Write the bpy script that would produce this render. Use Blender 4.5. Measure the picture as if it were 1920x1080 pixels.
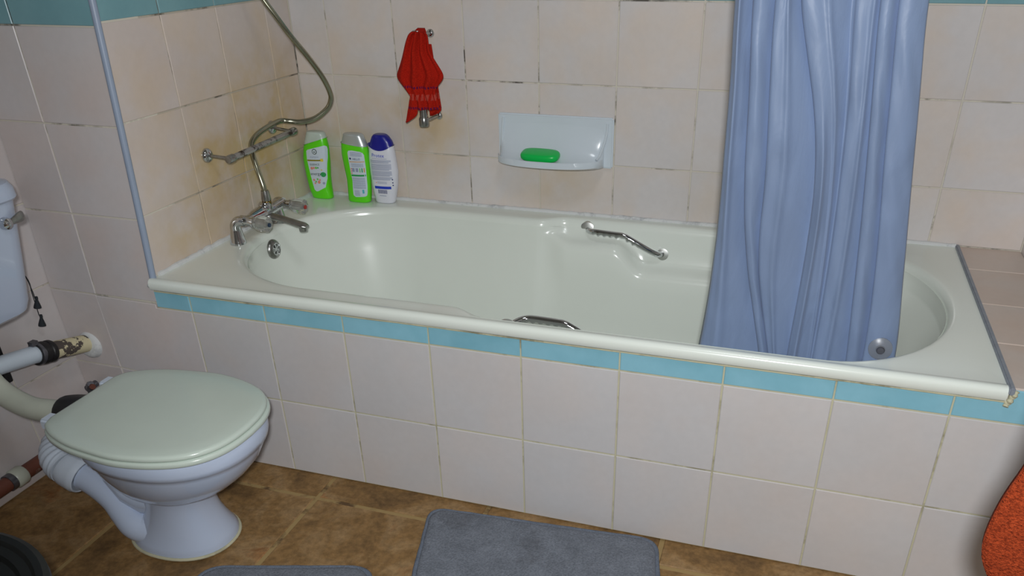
import bpy, bmesh, math, random
from mathutils import Vector, Matrix
from math import sin, cos, pi, sqrt, radians

random.seed(7)
C = bpy.context.scene.collection
SC = bpy.context.scene
for o in list(bpy.data.objects): bpy.data.objects.remove(o)

# ------------------------------------------------------------------ camera
cam_d = bpy.data.cameras.new('camera'); cam = bpy.data.objects.new('camera', cam_d); C.objects.link(cam)
cam_d.sensor_fit = 'HORIZONTAL'; cam_d.sensor_width = 36.0
cam_d.lens = 1510.66 * 36 / 1920
cam_d.shift_x = (960 - 1005.82) / 1920
cam_d.shift_y = (737.60 - 540) / 1920
cam_d.clip_start = 0.02
cam.matrix_world = Matrix(((0.95350957, -0.14155235, 0.26604967, 1.27490),
                           (0.30111423, 0.48334551, -0.8220142, -1.36864),
                           (-0.01223587, 0.86390975, 0.50349799, 1.16022),
                           (0, 0, 0, 1)))
SC.camera = cam

# ------------------------------------------------------------------ light and exposure
SC.view_settings.view_transform = 'Standard'
SC.view_settings.look = 'None'
SC.view_settings.exposure = 0.0
SC.view_settings.gamma = 1.0
SC.view_settings.use_curve_mapping = False
world = bpy.data.worlds.new('world'); SC.world = world; world.use_nodes = True
world.node_tree.nodes['Background'].inputs[0].default_value = (0.75, 0.85, 1.0, 1)
world.node_tree.nodes['Background'].inputs[1].default_value = 0.3

def area(name, loc, target, size, power, color):
    d = bpy.data.lights.new(name, 'AREA'); d.shape = 'DISK'; d.size = size; d.energy = power; d.color = color
    o = bpy.data.objects.new(name, d); C.objects.link(o); o.location = loc
    o.rotation_euler = (Vector(target) - Vector(loc)).to_track_quat('-Z', 'Y').to_euler()
    return o
fd = bpy.data.lights.new('camera_flash', 'SPOT'); fd.energy = 76.0; fd.color = (0.97, 0.99, 1.0); fd.shadow_soft_size = 0.03
fd.spot_size = radians(106); fd.spot_blend = 0.62
fo = bpy.data.objects.new('camera_flash', fd); C.objects.link(fo); fo.location = (1.29, -1.42, 1.235)
fo.rotation_euler = (Vector((1.02, 0.42, 0.58)) - fo.location).to_track_quat('-Z', 'Y').to_euler()
area('ceiling_fill_light', (1.20, -0.60, 2.30), (1.15, -0.3, 0), 0.4, 4.6, (0.93, 0.97, 1.0))  # unseen fill added under the ceiling for weak ambient light, no lamp fitting

# ------------------------------------------------------------------ material helpers
def srgb(r, g, b):
    f = lambda c: ((c / 255 + 0.055) / 1.055) ** 2.4 if c > 10 else c / 255 / 12.92
    return (f(r), f(g), f(b), 1)

class MT:
    def __init__(s, name):
        s.m = bpy.data.materials.new(name); s.m.use_nodes = True
        s.nt = s.m.node_tree; s.n = s.nt.nodes; s.l = s.nt.links
        s.b = s.n['Principled BSDF']
    def node(s, t, **kw):
        n = s.n.new(t)
        for k, v in kw.items():
            if k.startswith('i_'):
                key = k[2:]; key = int(key) if key.isdigit() else key.replace('_', ' ')
                n.inputs[key].default_value = v
            else: setattr(n, k, v)
        return n
    def link(s, a, b): s.l.new(a, b)
    def set(s, **kw):
        for k, v in kw.items(): s.b.inputs[k.replace('_', ' ')].default_value = v
        return s
    def coords(s, rand=True):
        tc = s.node('ShaderNodeTexCoord'); out = tc.outputs['Object']
        if rand:
            oi = s.node('ShaderNodeObjectInfo')
            mul = s.node('ShaderNodeVectorMath', operation='SCALE'); mul.inputs[0].default_value = (31.7, 17.3, 53.1)
            s.link(oi.outputs['Random'], mul.inputs['Scale'])
            add = s.node('ShaderNodeVectorMath', operation='ADD')
            s.link(out, add.inputs[0]); s.link(mul.outputs[0], add.inputs[1]); out = add.outputs[0]
            s.rand = oi.outputs['Random']
        return out
    def noise(s, vec, scale, detail=3, rough=0.55, dist=0.0):
        n = s.node('ShaderNodeTexNoise'); n.inputs['Scale'].default_value = scale
        n.inputs['Detail'].default_value = detail; n.inputs['Roughness'].default_value = rough
        n.inputs['Distortion'].default_value = dist
        if vec is not None: s.link(vec, n.inputs['Vector'])
        return n.outputs[0]
    def ramp(s, fac, stops):
        r = s.node('ShaderNodeValToRGB'); cr = r.color_ramp
        while len(cr.elements) < len(stops): cr.elements.new(0.5)
        for e, (p, c) in zip(cr.elements, stops): e.position = p; e.color = c if len(c) == 4 else (*c, 1)
        s.link(fac, r.inputs[0]); return r.outputs[0]
    def mix(s, fac, a, b, mode='MIX'):
        m = s.node('ShaderNodeMix', data_type='RGBA', blend_type=mode)
        for v, k in ((fac, 0), (a, 6), (b, 7)):
            if hasattr(v, 'links'): s.link(v, m.inputs[k])
            else: m.inputs[k].default_value = v
        return m.outputs[2]
    def bump(s, h, strength=0.2, dist=0.002):
        b = s.node('ShaderNodeBump'); b.inputs['Strength'].default_value = strength; b.inputs['Distance'].default_value = dist
        s.link(h, b.inputs['Height']); s.link(b.outputs[0], s.b.inputs['Normal'])
    def color(s, c): s.link(c, s.b.inputs['Base Color']); return s

W1 = (1, 1, 1, 1); K1 = (0, 0, 0, 1)

def mat_tile(name, base, patch, amount=0.5, scale=7, rough=0.22, stain=None, stain_pos=None):
    t = MT(name); v = t.coords()
    n = t.noise(v, scale, 3, 0.5, 0.3)
    f = t.ramp(n, [(0.40, K1), (0.72, (amount,) * 3)])
    c = t.mix(f, base, patch)
    n2 = t.noise(v, 2.5, 2)
    f2 = t.ramp(n2, [(0.3, (0.94,) * 3), (0.7, (1.03,) * 3)])
    c = t.mix(1.0, c, f2, 'MULTIPLY')
    sp = t.noise(v, 60, 2)
    fs = t.ramp(sp, [(0.3, (0.98,) * 3), (0.7, (1.01,) * 3)])
    c = t.mix(1.0, c, fs, 'MULTIPLY')
    if stain:
        g = t.node('ShaderNodeNewGeometry')
        for (px, py, pz, rad, st) in stain_pos:
            d = t.node('ShaderNodeVectorMath', operation='DISTANCE'); d.inputs[1].default_value = (px, py, pz)
            t.link(g.outputs['Position'], d.inputs[0])
            mr = t.node('ShaderNodeMapRange'); mr.inputs['From Min'].default_value = rad; mr.inputs['From Max'].default_value = rad * 0.1
            mr.inputs['To Max'].default_value = st
            t.link(d.outputs['Value'], mr.inputs['Value'])
            nn = t.noise(g.outputs['Position'], 16, 3)
            ff = t.ramp(nn, [(0.35, (0.25,) * 3), (0.62, W1)])
            mm = t.node('ShaderNodeMath', operation='MULTIPLY'); t.link(mr.outputs[0], mm.inputs[0]); t.link(ff, mm.inputs[1])
            c = t.mix(mm.outputs[0], c, stain)
    t.color(c); t.set(Roughness=rough, Coat_Weight=0.0)
    t.b.inputs['Specular IOR Level'].default_value = 0.45
    wv = t.noise(v, 9, 1); t.bump(wv, 0.15, 0.002)
    return t.m

def mat_grout(name, base, dark, amount=0.5, scale=11):
    t = MT(name); g = t.node('ShaderNodeNewGeometry')
    n = t.noise(g.outputs['Position'], scale, 4, 0.7)
    f = t.ramp(n, [(0.50, K1), (0.62, (amount,) * 3)])
    n2 = t.noise(g.outputs['Position'], 4, 2)
    f2 = t.ramp(n2, [(0.42, K1), (0.56, W1)])
    f = t.mix(1.0, f, f2, 'MULTIPLY')
    t.color(t.mix(f, base, dark)); t.set(Roughness=0.85)
    return t.m

def mat_plain(name, col, rough=0.4, metal=0.0, vary=0.06, scale=12, bump=0.0, bscale=80, **kw):
    t = MT(name); v = t.coords(False)
    n = t.noise(v, scale, 3)
    f = t.ramp(n, [(0.3, (1 - vary,) * 3), (0.7, (1 + vary * 0.5,) * 3)])
    t.color(t.mix(1.0, col, f, 'MULTIPLY')); t.set(Roughness=rough, Metallic=metal)
    for k, x in kw.items(): t.b.inputs[k.replace('_', ' ')].default_value = x
    if bump:
        b = t.noise(v, bscale, 3); t.bump(b, bump, 0.003)
    return t.m

M = {}
PINK = srgb(214, 200, 193); PEACH = srgb(216, 190, 168)
YSTAIN = srgb(190, 160, 95)
M['tile_back'] = mat_tile('pink_wall_tile', srgb(214, 209, 208), srgb(220, 204, 190), 0.75, 7, stain=srgb(203, 176, 128),
                          stain_pos=[(0.30, 0.724, 0.70, 0.16, 0.75), (0.0, 0.724, 0.56, 0.40, 0.55), (0.33, 0.724, 0.90, 0.10, 0.35), (0.66, 0.724, 0.56, 0.14, 0.35), (1.15, 0.724, 0.52, 0.2, 0.2)])
M['tile_left'] = mat_tile('pink_alcove_tile', srgb(212, 200, 194), srgb(214, 194, 172), 0.8, 8, stain=srgb(196, 168, 112),
                          stain_pos=[(-0.09, 0.45, 0.62, 0.30, 0.9), (-0.09, 0.28, 0.67, 0.12, 0.7), (-0.09, 0.16, 0.53, 0.14, 0.55), (-0.09, 0.60, 0.74, 0.25, 0.6)])
M['tile_nib'] = mat_tile('pink_nib_tile', srgb(206, 200, 200), srgb(210, 192, 184), 0.6, 6)
M['tile_front'] = mat_tile('pink_panel_tile', srgb(204, 202, 203), srgb(210, 200, 195), 0.6, 6, rough=0.28)
M['tile_ledge'] = mat_tile('pink_ledge_tile', srgb(206, 192, 182), srgb(206, 180, 162), 0.5, 8, rough=0.35)
M['tile_blue'] = mat_tile('blue_border_tile', srgb(142, 196, 214), srgb(122, 180, 198), 0.7, 9, rough=0.25)
M['tile_blue_top'] = mat_tile('blue_band_tile', srgb(126, 170, 178), srgb(112, 158, 168), 0.7, 6, rough=0.25)
M['grout_light'] = mat_grout('pale_grout', srgb(212, 206, 192), srgb(52, 44, 38), 0.9, 13)
M['grout_left'] = mat_grout('stained_grout', srgb(192, 184, 168), srgb(64, 54, 40), 0.75, 12)
M['grout_yellow'] = mat_grout('yellowed_grout', srgb(196, 192, 164), srgb(104, 96, 72), 0.6, 12)
M['bath'] = mat_plain('cream_enamel', srgb(232, 238, 230), 0.2, vary=0.03, scale=3, Coat_Weight=0.1)
M['ceramic'] = mat_plain('white_ceramic', srgb(190, 202, 224), 0.12, vary=0.02, Coat_Weight=0.3)
M['dish'] = mat_plain('white_dish_ceramic', srgb(212, 222, 230), 0.2, vary=0.02, Coat_Weight=0.3)
M['seat'] = mat_plain('ivory_plastic', srgb(200, 212, 202), 0.2, vary=0.02)
M['chrome'] = mat_plain('chrome', srgb(200, 202, 204), 0.09, 1.0, vary=0.05)
M['dull_chrome'] = mat_plain('dull_chrome', srgb(165, 165, 162), 0.28, 1.0, vary=0.25, scale=60)
M['satin'] = mat_plain('satin_chrome', srgb(214, 216, 212), 0.36, 1.0, vary=0.05)
M['hose'] = mat_plain('tarnished_steel_hose', srgb(166, 166, 146), 0.24, 1.0, vary=0.12, scale=30)
M['brass'] = mat_plain('brass', srgb(150, 120, 60), 0.35, 1.0, vary=0.1)
M['black_rubber'] = mat_plain('black_rubber', srgb(30, 29, 30), 0.45, vary=0.2)
M['bin'] = mat_plain('dark_green_black_plastic', srgb(22, 27, 27), 0.4, vary=0.2)
M['dark_hole'] = mat_plain('dark_slot', srgb(18, 18, 18), 0.8)
M['white_plastic'] = mat_plain('white_plastic', srgb(206, 216, 230), 0.3, vary=0.03)
M['pipe_white'] = mat_plain('white_pipe_plastic', srgb(208, 220, 232), 0.25, vary=0.03)
M['flush_white'] = mat_plain('aged_white_pipe', srgb(196, 200, 186), 0.35, vary=0.12, scale=9)
M['grey_trim'] = mat_plain('grey_plastic_trim', srgb(150, 163, 184), 0.4, vary=0.05)
M['grey_trim_worn'] = mat_plain('worn_grey_trim', srgb(140, 146, 156), 0.5, vary=0.15, scale=40)
M['caulk'] = mat_grout('white_caulk', srgb(214, 216, 216), srgb(96, 98, 110), 0.4, 24)
M['plaster'] = mat_plain('white_plaster', srgb(205, 205, 200), 0.8)
M['cord'] = mat_plain('dark_cord', srgb(32, 38, 44), 0.8)
M['valve'] = mat_plain('grey_valve', srgb(112, 112, 118), 0.35, 0.7, vary=0.3, scale=50)
M['red_cap'] = mat_plain('red_paint', srgb(170, 40, 32), 0.4)
M['blue_cap'] = mat_plain('blue_dot', srgb(20, 50, 80), 0.4)

def mat_rust(name, a, b, lo=0.5, hi=0.55, scale=30, rough=0.55, metal=0.0):
    t = MT(name); v = t.coords(False); n = t.noise(v, scale, 4, 0.6)
    f = t.ramp(n, [(lo, K1), (hi, W1)]); t.color(t.mix(f, a, b)); t.set(Roughness=rough, Metallic=metal)
    t.bump(f, 0.4, 0.001); return t.m
M['cream_flaked'] = mat_rust('flaked_cream_paint', srgb(214, 204, 168), srgb(84, 76, 70), 0.53, 0.55, 26)
M['rust_pipe'] = mat_rust('rusty_red_pipe', srgb(108, 62, 48), srgb(150, 132, 122), 0.58, 0.66, 18)
M['corroded'] = mat_rust('corroded_chrome', srgb(176, 174, 172), srgb(66, 52, 44), 0.50, 0.60, 38, 0.38, 0.8)

def mat_floor():
    t = MT('brown_stone_tile'); v = t.coords()
    n = t.noise(v, 7, 6, 0.65, 0.6)
    c = t.ramp(n, [(0.30, srgb(104, 80, 52)), (0.48, srgb(140, 108, 68)), (0.60, srgb(156, 126, 88)), (0.75, srgb(146, 96, 54))])
    n2 = t.noise(v, 70, 5, 0.7); f = t.ramp(n2, [(0.35, (0.72,) * 3), (0.65, (1.15,) * 3)])
    t.color(t.mix(1.0, c, f, 'MULTIPLY')); t.set(Roughness=0.6); t.b.inputs['Specular IOR Level'].default_value = 0.25
    n3 = t.noise(v, 35, 5, 0.7); t.bump(n3, 0.5, 0.003); return t.m
M['floor_tile'] = mat_floor()
M['floor_grout'] = mat_grout('tan_floor_grout', srgb(160, 134, 88), srgb(84, 60, 38), 0.9, 14)

def mat_cloth(name, col, dark, scale=420, rough=0.95, strength=0.7, sheen=0.0, dirt=0.0, clump=60):
    t = MT(name); v = t.coords(False)
    n = t.noise(v, scale, 3, 0.7); f = t.ramp(n, [(0.35, K1), (0.65, W1)])
    n2 = t.noise(v, clump, 3, 0.6); f2 = t.ramp(n2, [(0.3, (0.85,) * 3), (0.7, (1.12,) * 3)])
    c = t.mix(1.0, t.mix(f, dark, col), f2, 'MULTIPLY')
    if dirt:
        n3 = t.noise(v, 5, 4, 0.7); f3 = t.ramp(n3, [(0.56, K1), (0.72, (dirt,) * 3)])
        c = t.mix(f3, c, srgb(70, 66, 66))
    t.color(c); t.set(Roughness=rough, Sheen_Weight=sheen); t.b.inputs['Specular IOR Level'].default_value = 0.15
    t.bump(n, strength, 0.004); return t.m
M['mat'] = mat_cloth('grey_plush', srgb(130, 135, 145), srgb(106, 111, 120), 260, dirt=0.55, clump=22)
M['mat_edge'] = mat_cloth('grey_plush_binding', srgb(128, 136, 150), srgb(104, 112, 126), 500)
M['orange_towel'] = mat_cloth('orange_terry', srgb(164, 66, 32), srgb(112, 38, 14), 380, strength=1.0, clump=120)

def mat_red():
    t = MT('red_terry'); tc = t.node('ShaderNodeTexCoord'); v = tc.outputs['Object']
    n = t.noise(v, 500, 3, 0.7); f = t.ramp(n, [(0.35, K1), (0.65, W1)])
    c = t.mix(f, srgb(160, 24, 12), srgb(206, 40, 22))
    uv = t.node('ShaderNodeSeparateXYZ'); t.link(tc.outputs['UV'], uv.inputs[0])
    def band(lo, hi, col, fac, c, teeth=0):
        a = t.node('ShaderNodeMath', operation='COMPARE'); a.inputs[1].default_value = (lo + hi) / 2; a.inputs[2].default_value = (hi - lo) / 2
        t.link(uv.outputs[1], a.inputs[0]); out = a.outputs[0]
        if teeth:
            s1 = t.node('ShaderNodeMath', operation='MULTIPLY'); s1.inputs[1].default_value = teeth; t.link(uv.outputs[0], s1.inputs[0])
            s2 = t.node('ShaderNodeMath', operation='FRACT'); t.link(s1.outputs[0], s2.inputs[0])
            s3 = t.node('ShaderNodeMath', operation='GREATER_THAN'); s3.inputs[1].default_value = 0.45; t.link(s2.outputs[0], s3.inputs[0])
            s4 = t.node('ShaderNodeMath', operation='MULTIPLY'); t.link(out, s4.inputs[0]); t.link(s3.outputs[0], s4.inputs[1]); out = s4.outputs[0]
        s5 = t.node('ShaderNodeMath', operation='MULTIPLY'); t.link(out, s5.inputs[0]); s5.inputs[1].default_value = fac
        return t.mix(s5.outputs[0], c, col)
    c = band(0.556, 0.580, srgb(70, 20, 80), 0.85, c, 26)
    c = band(0.775, 0.800, srgb(70, 20, 80), 0.85, c, 26)
    c = band(0.640, 0.705, srgb(205, 96, 84), 0.55, c, 15)
    t.color(c); t.set(Roughness=0.95); t.b.inputs['Specular IOR Level'].default_value = 0.15; t.bump(n, 0.8, 0.003); return t.m
M['red_towel'] = mat_red()

def mat_curtain():
    t = MT('blue_grey_vinyl'); v = t.coords(False)
    mp = t.node('ShaderNodeMapping'); mp.inputs['Scale'].default_value = (14, 14, 4); t.link(v, mp.inputs[0])
    n = t.noise(mp.outputs[0], 1.6, 4, 0.55, 0.8)
    f = t.ramp(n, [(0.3, (0.93,) * 3), (0.7, (1.05,) * 3)])
    t.color(t.mix(1.0, srgb(134, 153, 186), f, 'MULTIPLY'))
    t.set(Roughness=0.42, Sheen_Weight=0.15); t.bump(n, 0.25, 0.008)
    # thin vinyl lets a little light through
    tr = t.node('ShaderNodeBsdfTranslucent'); tr.inputs[0].default_value = srgb(130, 150, 190)
    mx = t.node('ShaderNodeMixShader'); mx.inputs[0].default_value = 0.12
    out = t.n['Material Output']; t.link(t.b.outputs[0], mx.inputs[1]); t.link(tr.outputs[0], mx.inputs[2]); t.link(mx.outputs[0], out.inputs[0])
    return t.m
M['curtain'] = mat_curtain()

def glassy(name, col, trans=0.85, rough=0.08):
    t = MT(name); t.b.inputs['Base Color'].default_value = col
    t.set(Roughness=rough, IOR=1.45); t.b.inputs['Transmission Weight'].default_value = trans; return t.m
M['clear'] = glassy('clear_acrylic', (0.92, 0.93, 0.9, 1))
M['cup'] = glassy('clear_suction_cup', (0.60, 0.63, 0.68, 1), 0.75, 0.3)
for k, c in dict(lime=(98, 226, 22), silver=(196, 204, 204), capw=(196, 210, 200), navy=(24, 28, 140), lotion=(226, 228, 238),
                 label=(208, 220, 232), p_grey=(150, 160, 186), p_dark=(60, 78, 66), p_gold=(140, 128, 24), p_pink=(228, 142, 128), p_green=(40, 156, 84),
                 p_lgreen=(120, 200, 96), p_blue=(30, 60, 190), p_orange=(214, 158, 96), p_teal=(80, 180, 190), p_yellow=(226, 206, 60), soap=(14, 196, 84), p_navy=(46, 54, 110)).items():
    M[k] = mat_plain('plastic_' + k if not k.startswith('p_') else 'print_' + k[2:], srgb(*c), 0.3 if not k.startswith('p_') else 0.45, vary=0.02)
M['silver'].node_tree.nodes['Principled BSDF'].inputs['Metallic'].default_value = 0.5

# ------------------------------------------------------------------ mesh helpers
def obj(name, data, mat=None, parent=None, loc=None, smooth=False, stuff=False):
    o = bpy.data.objects.new(name, data); C.objects.link(o)
    if mat is not None and not data.materials: data.materials.append(mat)
    if loc is not None: o.location = loc
    if parent is not None: o.parent = parent
    if smooth:
        for p in data.polygons: p.use_smooth = True
    if stuff: o['kind'] = 'stuff'
    return o

def mesh(name, V, F):
    m = bpy.data.meshes.new(name); m.from_pydata([tuple(v) for v in V], [], F); m.update(); return m

def clean(m, bevel=0.0, seg=2, merge=1e-6, angle=40):
    bm = bmesh.new(); bm.from_mesh(m)
    bmesh.ops.remove_doubles(bm, verts=bm.verts, dist=merge)
    bmesh.ops.recalc_face_normals(bm, faces=bm.faces)
    if bevel:
        ed = [e for e in bm.edges if len(e.link_faces) == 2 and e.calc_face_angle(0) > radians(angle)]
        bmesh.ops.bevel(bm, geom=ed, offset=bevel, segments=seg, affect='EDGES', clamp_overlap=True)
    bm.to_mesh(m); bm.free(); m.update(); return m

class MB:
    def __init__(s): s.V = []; s.F = []
    def add(s, V, F):
        k = len(s.V); s.V += [Vector(v) for v in V]; s.F += [tuple(i + k for i in f) for f in F]; return s
    def box(s, lo, hi):
        x0, y0, z0 = lo; x1, y1, z1 = hi
        return s.add([(x0, y0, z0), (x1, y0, z0), (x1, y1, z0), (x0, y1, z0), (x0, y0, z1), (x1, y0, z1), (x1, y1, z1), (x0, y1, z1)],
                     [(0, 3, 2, 1), (4, 5, 6, 7), (0, 1, 5, 4), (1, 2, 6, 5), (2, 3, 7, 6), (3, 0, 4, 7)])
    def rings(s, R, cap0=True, cap1=True, closed=True):
        n = len(R[0]); V = [p for r in R for p in r]; F = []
        for i in range(len(R) - 1):
            for j in range(n if closed else n - 1):
                k = (j + 1) % n
                F.append((i * n + j, i * n + k, (i + 1) * n + k, (i + 1) * n + j))
        if cap0: F.append(tuple(range(n))[::-1])
        if cap1: F.append(tuple((len(R) - 1) * n + j for j in range(n)))
        return s.add(V, F)
    def tube(s, P, r, seg=16, caps=True, rad_fn=None):
        P = [Vector(p) for p in P]; rr = r if isinstance(r, (list, tuple)) else [r] * len(P)
        T = [(P[min(i + 1, len(P) - 1)] - P[max(i - 1, 0)]).normalized() for i in range(len(P))]
        up = Vector((0, 0, 1)) if abs(T[0].z) < 0.9 else Vector((0, 1, 0))
        N = (up - T[0] * up.dot(T[0])).normalized(); R = []
        for i, p in enumerate(P):
            N = (N - T[i] * N.dot(T[i])).normalized(); B = T[i].cross(N)
            ring = []
            for k in range(seg):
                a = 2 * pi * k / seg
                q = rr[i] * (rad_fn(i, a) if rad_fn else 1)
                ring.append(p + (N * cos(a) + B * sin(a)) * q)
            R.append(ring)
        return s.rings(R, caps, caps)
    def lathe(s, prof, o, axis=(0, 0, 1), seg=32):
        ax = Vector(axis).normalized(); u = ax.orthogonal().normalized(); w = ax.cross(u); o = Vector(o)
        R = [[o + ax * h + (u * cos(2 * pi * k / seg) + w * sin(2 * pi * k / seg)) * max(r, 1e-5) for k in range(seg)] for (r, h) in prof]
        return s.rings(R)
    def build(s, name, mat, parent=None, smooth=True, bevel=0.0, seg=2, auto=None, **k):
        m = mesh(name, s.V, s.F); clean(m, bevel, seg)
        o = obj(name, m, mat, parent, smooth=smooth, **k)
        if smooth: sharp(m, auto if auto else 35)
        return o

def sharp(m, deg):
    bm = bmesh.new(); bm.from_mesh(m)
    for e in bm.edges:
        if len(e.link_faces) == 2: e.smooth = e.calc_face_angle(0) < radians(deg)
    bm.to_mesh(m); bm.free()

def crom(P, n=8):
    P = [Vector(p) for p in P]; Q = [2 * P[0] - P[1]] + P + [2 * P[-1] - P[-2]]; out = []
    for i in range(1, len(Q) - 2):
        a, b, c, d = Q[i - 1:i + 3]
        for k in range(n):
            t = k / n
            out.append(0.5 * ((2 * b) + (c - a) * t + (2 * a - 5 * b + 4 * c - d) * t * t + (3 * b - a - 3 * c + d) * t ** 3))
    out.append(P[-1]); return out

def sstep(a, b, x):
    t = min(1, max(0, (x - a) / (b - a))); return t * t * (3 - 2 * t)
def interp(tab, x):
    if x <= tab[0][0]: return tab[0][1]
    for (a, b), (c, d) in zip(tab, tab[1:]):
        if x <= c: return b + (d - b) * (x - a) / (c - a)
    return tab[-1][1]

def smooth_tab(T, w=.006, n=40):
    T = sorted(T); lo, hi = T[0][0], T[-1][0]; out = []
    for i in range(n + 1):
        z = lo + (hi - lo) * i / n; ww = min(w, z - lo, hi - z)
        out.append((z, sum(interp(T, z + ww * k / 4) for k in range(-4, 5)) / 9))
    return out

def tag(o, label=None, cat=None, group=None, kind=None):
    if label: o['label'] = label
    if cat: o['category'] = cat
    if group: o['group'] = group
    if kind: o['kind'] = kind
    return o
def thing(name, label, cat, loc=(0, 0, 0), group=None):
    o = bpy.data.objects.new(name, None); C.objects.link(o); o.location = loc; o.empty_display_size = 0.05
    return tag(o, label, cat, group)
def put(parent):   # children meshes were written in world space: keep them where they are
    mw = Matrix.Translation(parent.location)
    for c in [x for x in C.objects if x.parent is parent]:
        c.matrix_parent_inverse = mw.inverted()

# ------------------------------------------------------------------ tiles
TH = 0.0024; GAP = 0.0034
def poly_tile(P, nrm, mat, parent, name='tile', gap=GAP, th=TH, ch=0.0012):
    """P: corners (counter-clockwise seen from the room) on the grout plane; the tile stands proud of it."""
    P = [Vector(p) for p in P]; nrm = Vector(nrm).normalized(); n = len(P)
    ar = Vector((0, 0, 0))
    for i in range(n): ar += P[i - 1].cross(P[i])
    if ar.dot(nrm) < 0: P.reverse()
    def inset(d):
        out = []
        for i in range(n):
            a, b, c = P[i - 1], P[i], P[(i + 1) % n]
            e1 = (b - a).normalized(); e2 = (c - b).normalized()
            n1 = nrm.cross(e1); n2 = nrm.cross(e2)
            k = 1 + n1.dot(n2); out.append(b + (n1 + n2) * d / max(k, 0.3))
        return out
    j = lambda: 0
    tl = random.uniform(-0.0003, 0.0003)
    r0 = [p - nrm * 0.002 for p in inset(gap / 2)]
    r1 = [p + nrm * (th - ch + tl) for p in inset(gap / 2)]
    r2 = [p + nrm * (th + tl) for p in inset(gap / 2 + ch)]
    cen = sum(P, Vector()) / n
    V = [p - cen for p in r0 + r1 + r2]; F = []
    for k in range(2):
        for i in range(n):
            q = (i + 1) % n; F.append((k * n + i, k * n + q, (k + 1) * n + q, (k + 1) * n + i))
    F.append(tuple(2 * n + i for i in range(n)))
    o = obj(name, mesh(name, V, F), mat, parent, cen)
    return o
def quad_tiles(us, vs, fn, nrm, pick, parent, skip=None):
    for i in range(len(us) - 1):
        for j in range(len(vs) - 1):
            if skip and skip(i, j): continue
            P = [fn(us[i], vs[j]), fn(us[i + 1], vs[j]), fn(us[i + 1], vs[j + 1]), fn(us[i], vs[j + 1])]
            poly_tile(P, nrm, pick(i, j), parent)

def slab(name, lo, hi, mat):
    b = MB().box(lo, hi); return tag(b.build(name, mat, smooth=False), kind='structure')

XL, XR, YB, ZR = -0.092, 1.818, 0.724, 0.469
ROWS = [0.470, 0.607, 0.805, 1.0, 1.098, 1.296, 1.494, 1.692]
zc = lambda z: -0.378 - 0.065 * z            # the cistern wall leans a little, so does the nib wall
ny = lambda z: interp([(0, 0), (.2188, 0.0), (.4117, .004), (.603, .018), (.7995, .030), (1.0, .041), (1.3, .056), (2.4, .10)], z)

fl = slab('floor', (-0.55, -2.0, -0.05), (1.9, 0.75, 0.0 - 0.004), M['floor_grout'])
back = slab('wall_back', (-0.2, YB + TH, 0.0), (1.95, YB + 0.12, 2.4), M['grout_light'])
ab = MB()
for z0_, z1_, y_ in ((.30, .45, .012), (.45, .65, .022), (.65, .85, .034), (.85, 1.1, .046), (1.1, 2.4, .07)): ab.box((XL - 0.10, y_, z0_), (XL - TH, YB + TH, z1_))
alc = tag(ab.build('wall_alcove', M['grout_left'], smooth=False), kind='structure')
rw = slab('wall_right', (XR + TH, -2.0, 0.0), (XR + 0.1, YB + 0.1, 2.4), M['grout_light'])
slab('wall_near', (-0.55, -2.1, 0.0), (1.9, -2.0, 2.4), M['plaster'])
slab('ceiling', (-0.7, -2.1, 2.4), (1.95, 0.85, 2.5), M['plaster'])

# back wall tiles
XB = [XL, 0.0165, 0.2144, 0.413, 0.6155, 0.8195, 1.0225, 1.221, 1.417, 1.613, XR]
quad_tiles(XB, ROWS, lambda u, v: (u, YB + TH, v), (0, -1, 0), lambda i, j: M['tile_blue_top'] if j == 3 else M['tile_back'], back)
# alcove wall at the tap end
YA = [YB, 0.614, 0.417, 0.2265, 0.0]
quad_tiles(YA, ROWS, lambda u, v: (XL - TH, u if u > .1 else ny(v) + .005, v), (1, 0, 0), lambda i, j: M['tile_blue_top'] if j == 3 else M['tile_left'], alc)
# right wall
YRR = [-1.4 + 0.2 * k for k in range(8)] + [0.04, 0.24, 0.44, 0.62, YB]
YRR = [-1.36 + 0.2 * k for k in range(8)] + [0.24, 0.44, 0.62, YB]
quad_tiles(YRR[::-1], [0.0, 0.2, 0.4, 0.607, 0.805, 1.0, 1.098, 1.296], lambda u, v: (XR + TH, u, v), (-1, 0, 0),
           lambda i, j: M['tile_blue_top'] if j == 5 else M['tile_back'], rw)

# nib wall left of the bath (leans), a slab with matching lean
nb = MB(); zz = [0.0, 0.405, 2.4]
def nibp(x, z, d=0.0): return (x, ny(z) + TH + d, z)
def lean_slab(x0a, x1a, z0, z1, d0, d1):
    return [(x0a(z0), ny(z0) + d0, z0), (x1a(z0), ny(z0) + d0, z0), (x1a(z0), ny(z0) + d1, z0), (x0a(z0), ny(z0) + d1, z0),
            (x0a(z1), ny(z1) + d0, z1), (x1a(z1), ny(z1) + d0, z1), (x1a(z1), ny(z1) + d1, z1), (x0a(z1), ny(z1) + d1, z1)]
BF = [(0, 3, 2, 1), (4, 5, 6, 7), (0, 1, 5, 4), (1, 2, 6, 5), (2, 3, 7, 6), (3, 0, 4, 7)]
for z0_, z1_ in zip([0.0, .2188, .4117, .603, .7995, 1.0, 1.3], [.2188, .4117, .603, .7995, 1.0, 1.3, 2.4]):
    nb.add(lean_slab(lambda z: zc(z) - 0.02, lambda z: XL if z1_ < .42 else XL - .001, z0_, z1_, TH, 0.12), BF)
nib = tag(nb.build('wall_nib', M['grout_light'], smooth=False), kind='structure')
jn = lambda z: -0.2386 - 0.0672 * z
RN = [0.0, 0.2188, 0.4117, 0.603, 0.7995, 0.993, 1.09, 1.29, 1.49, 1.69]
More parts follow.
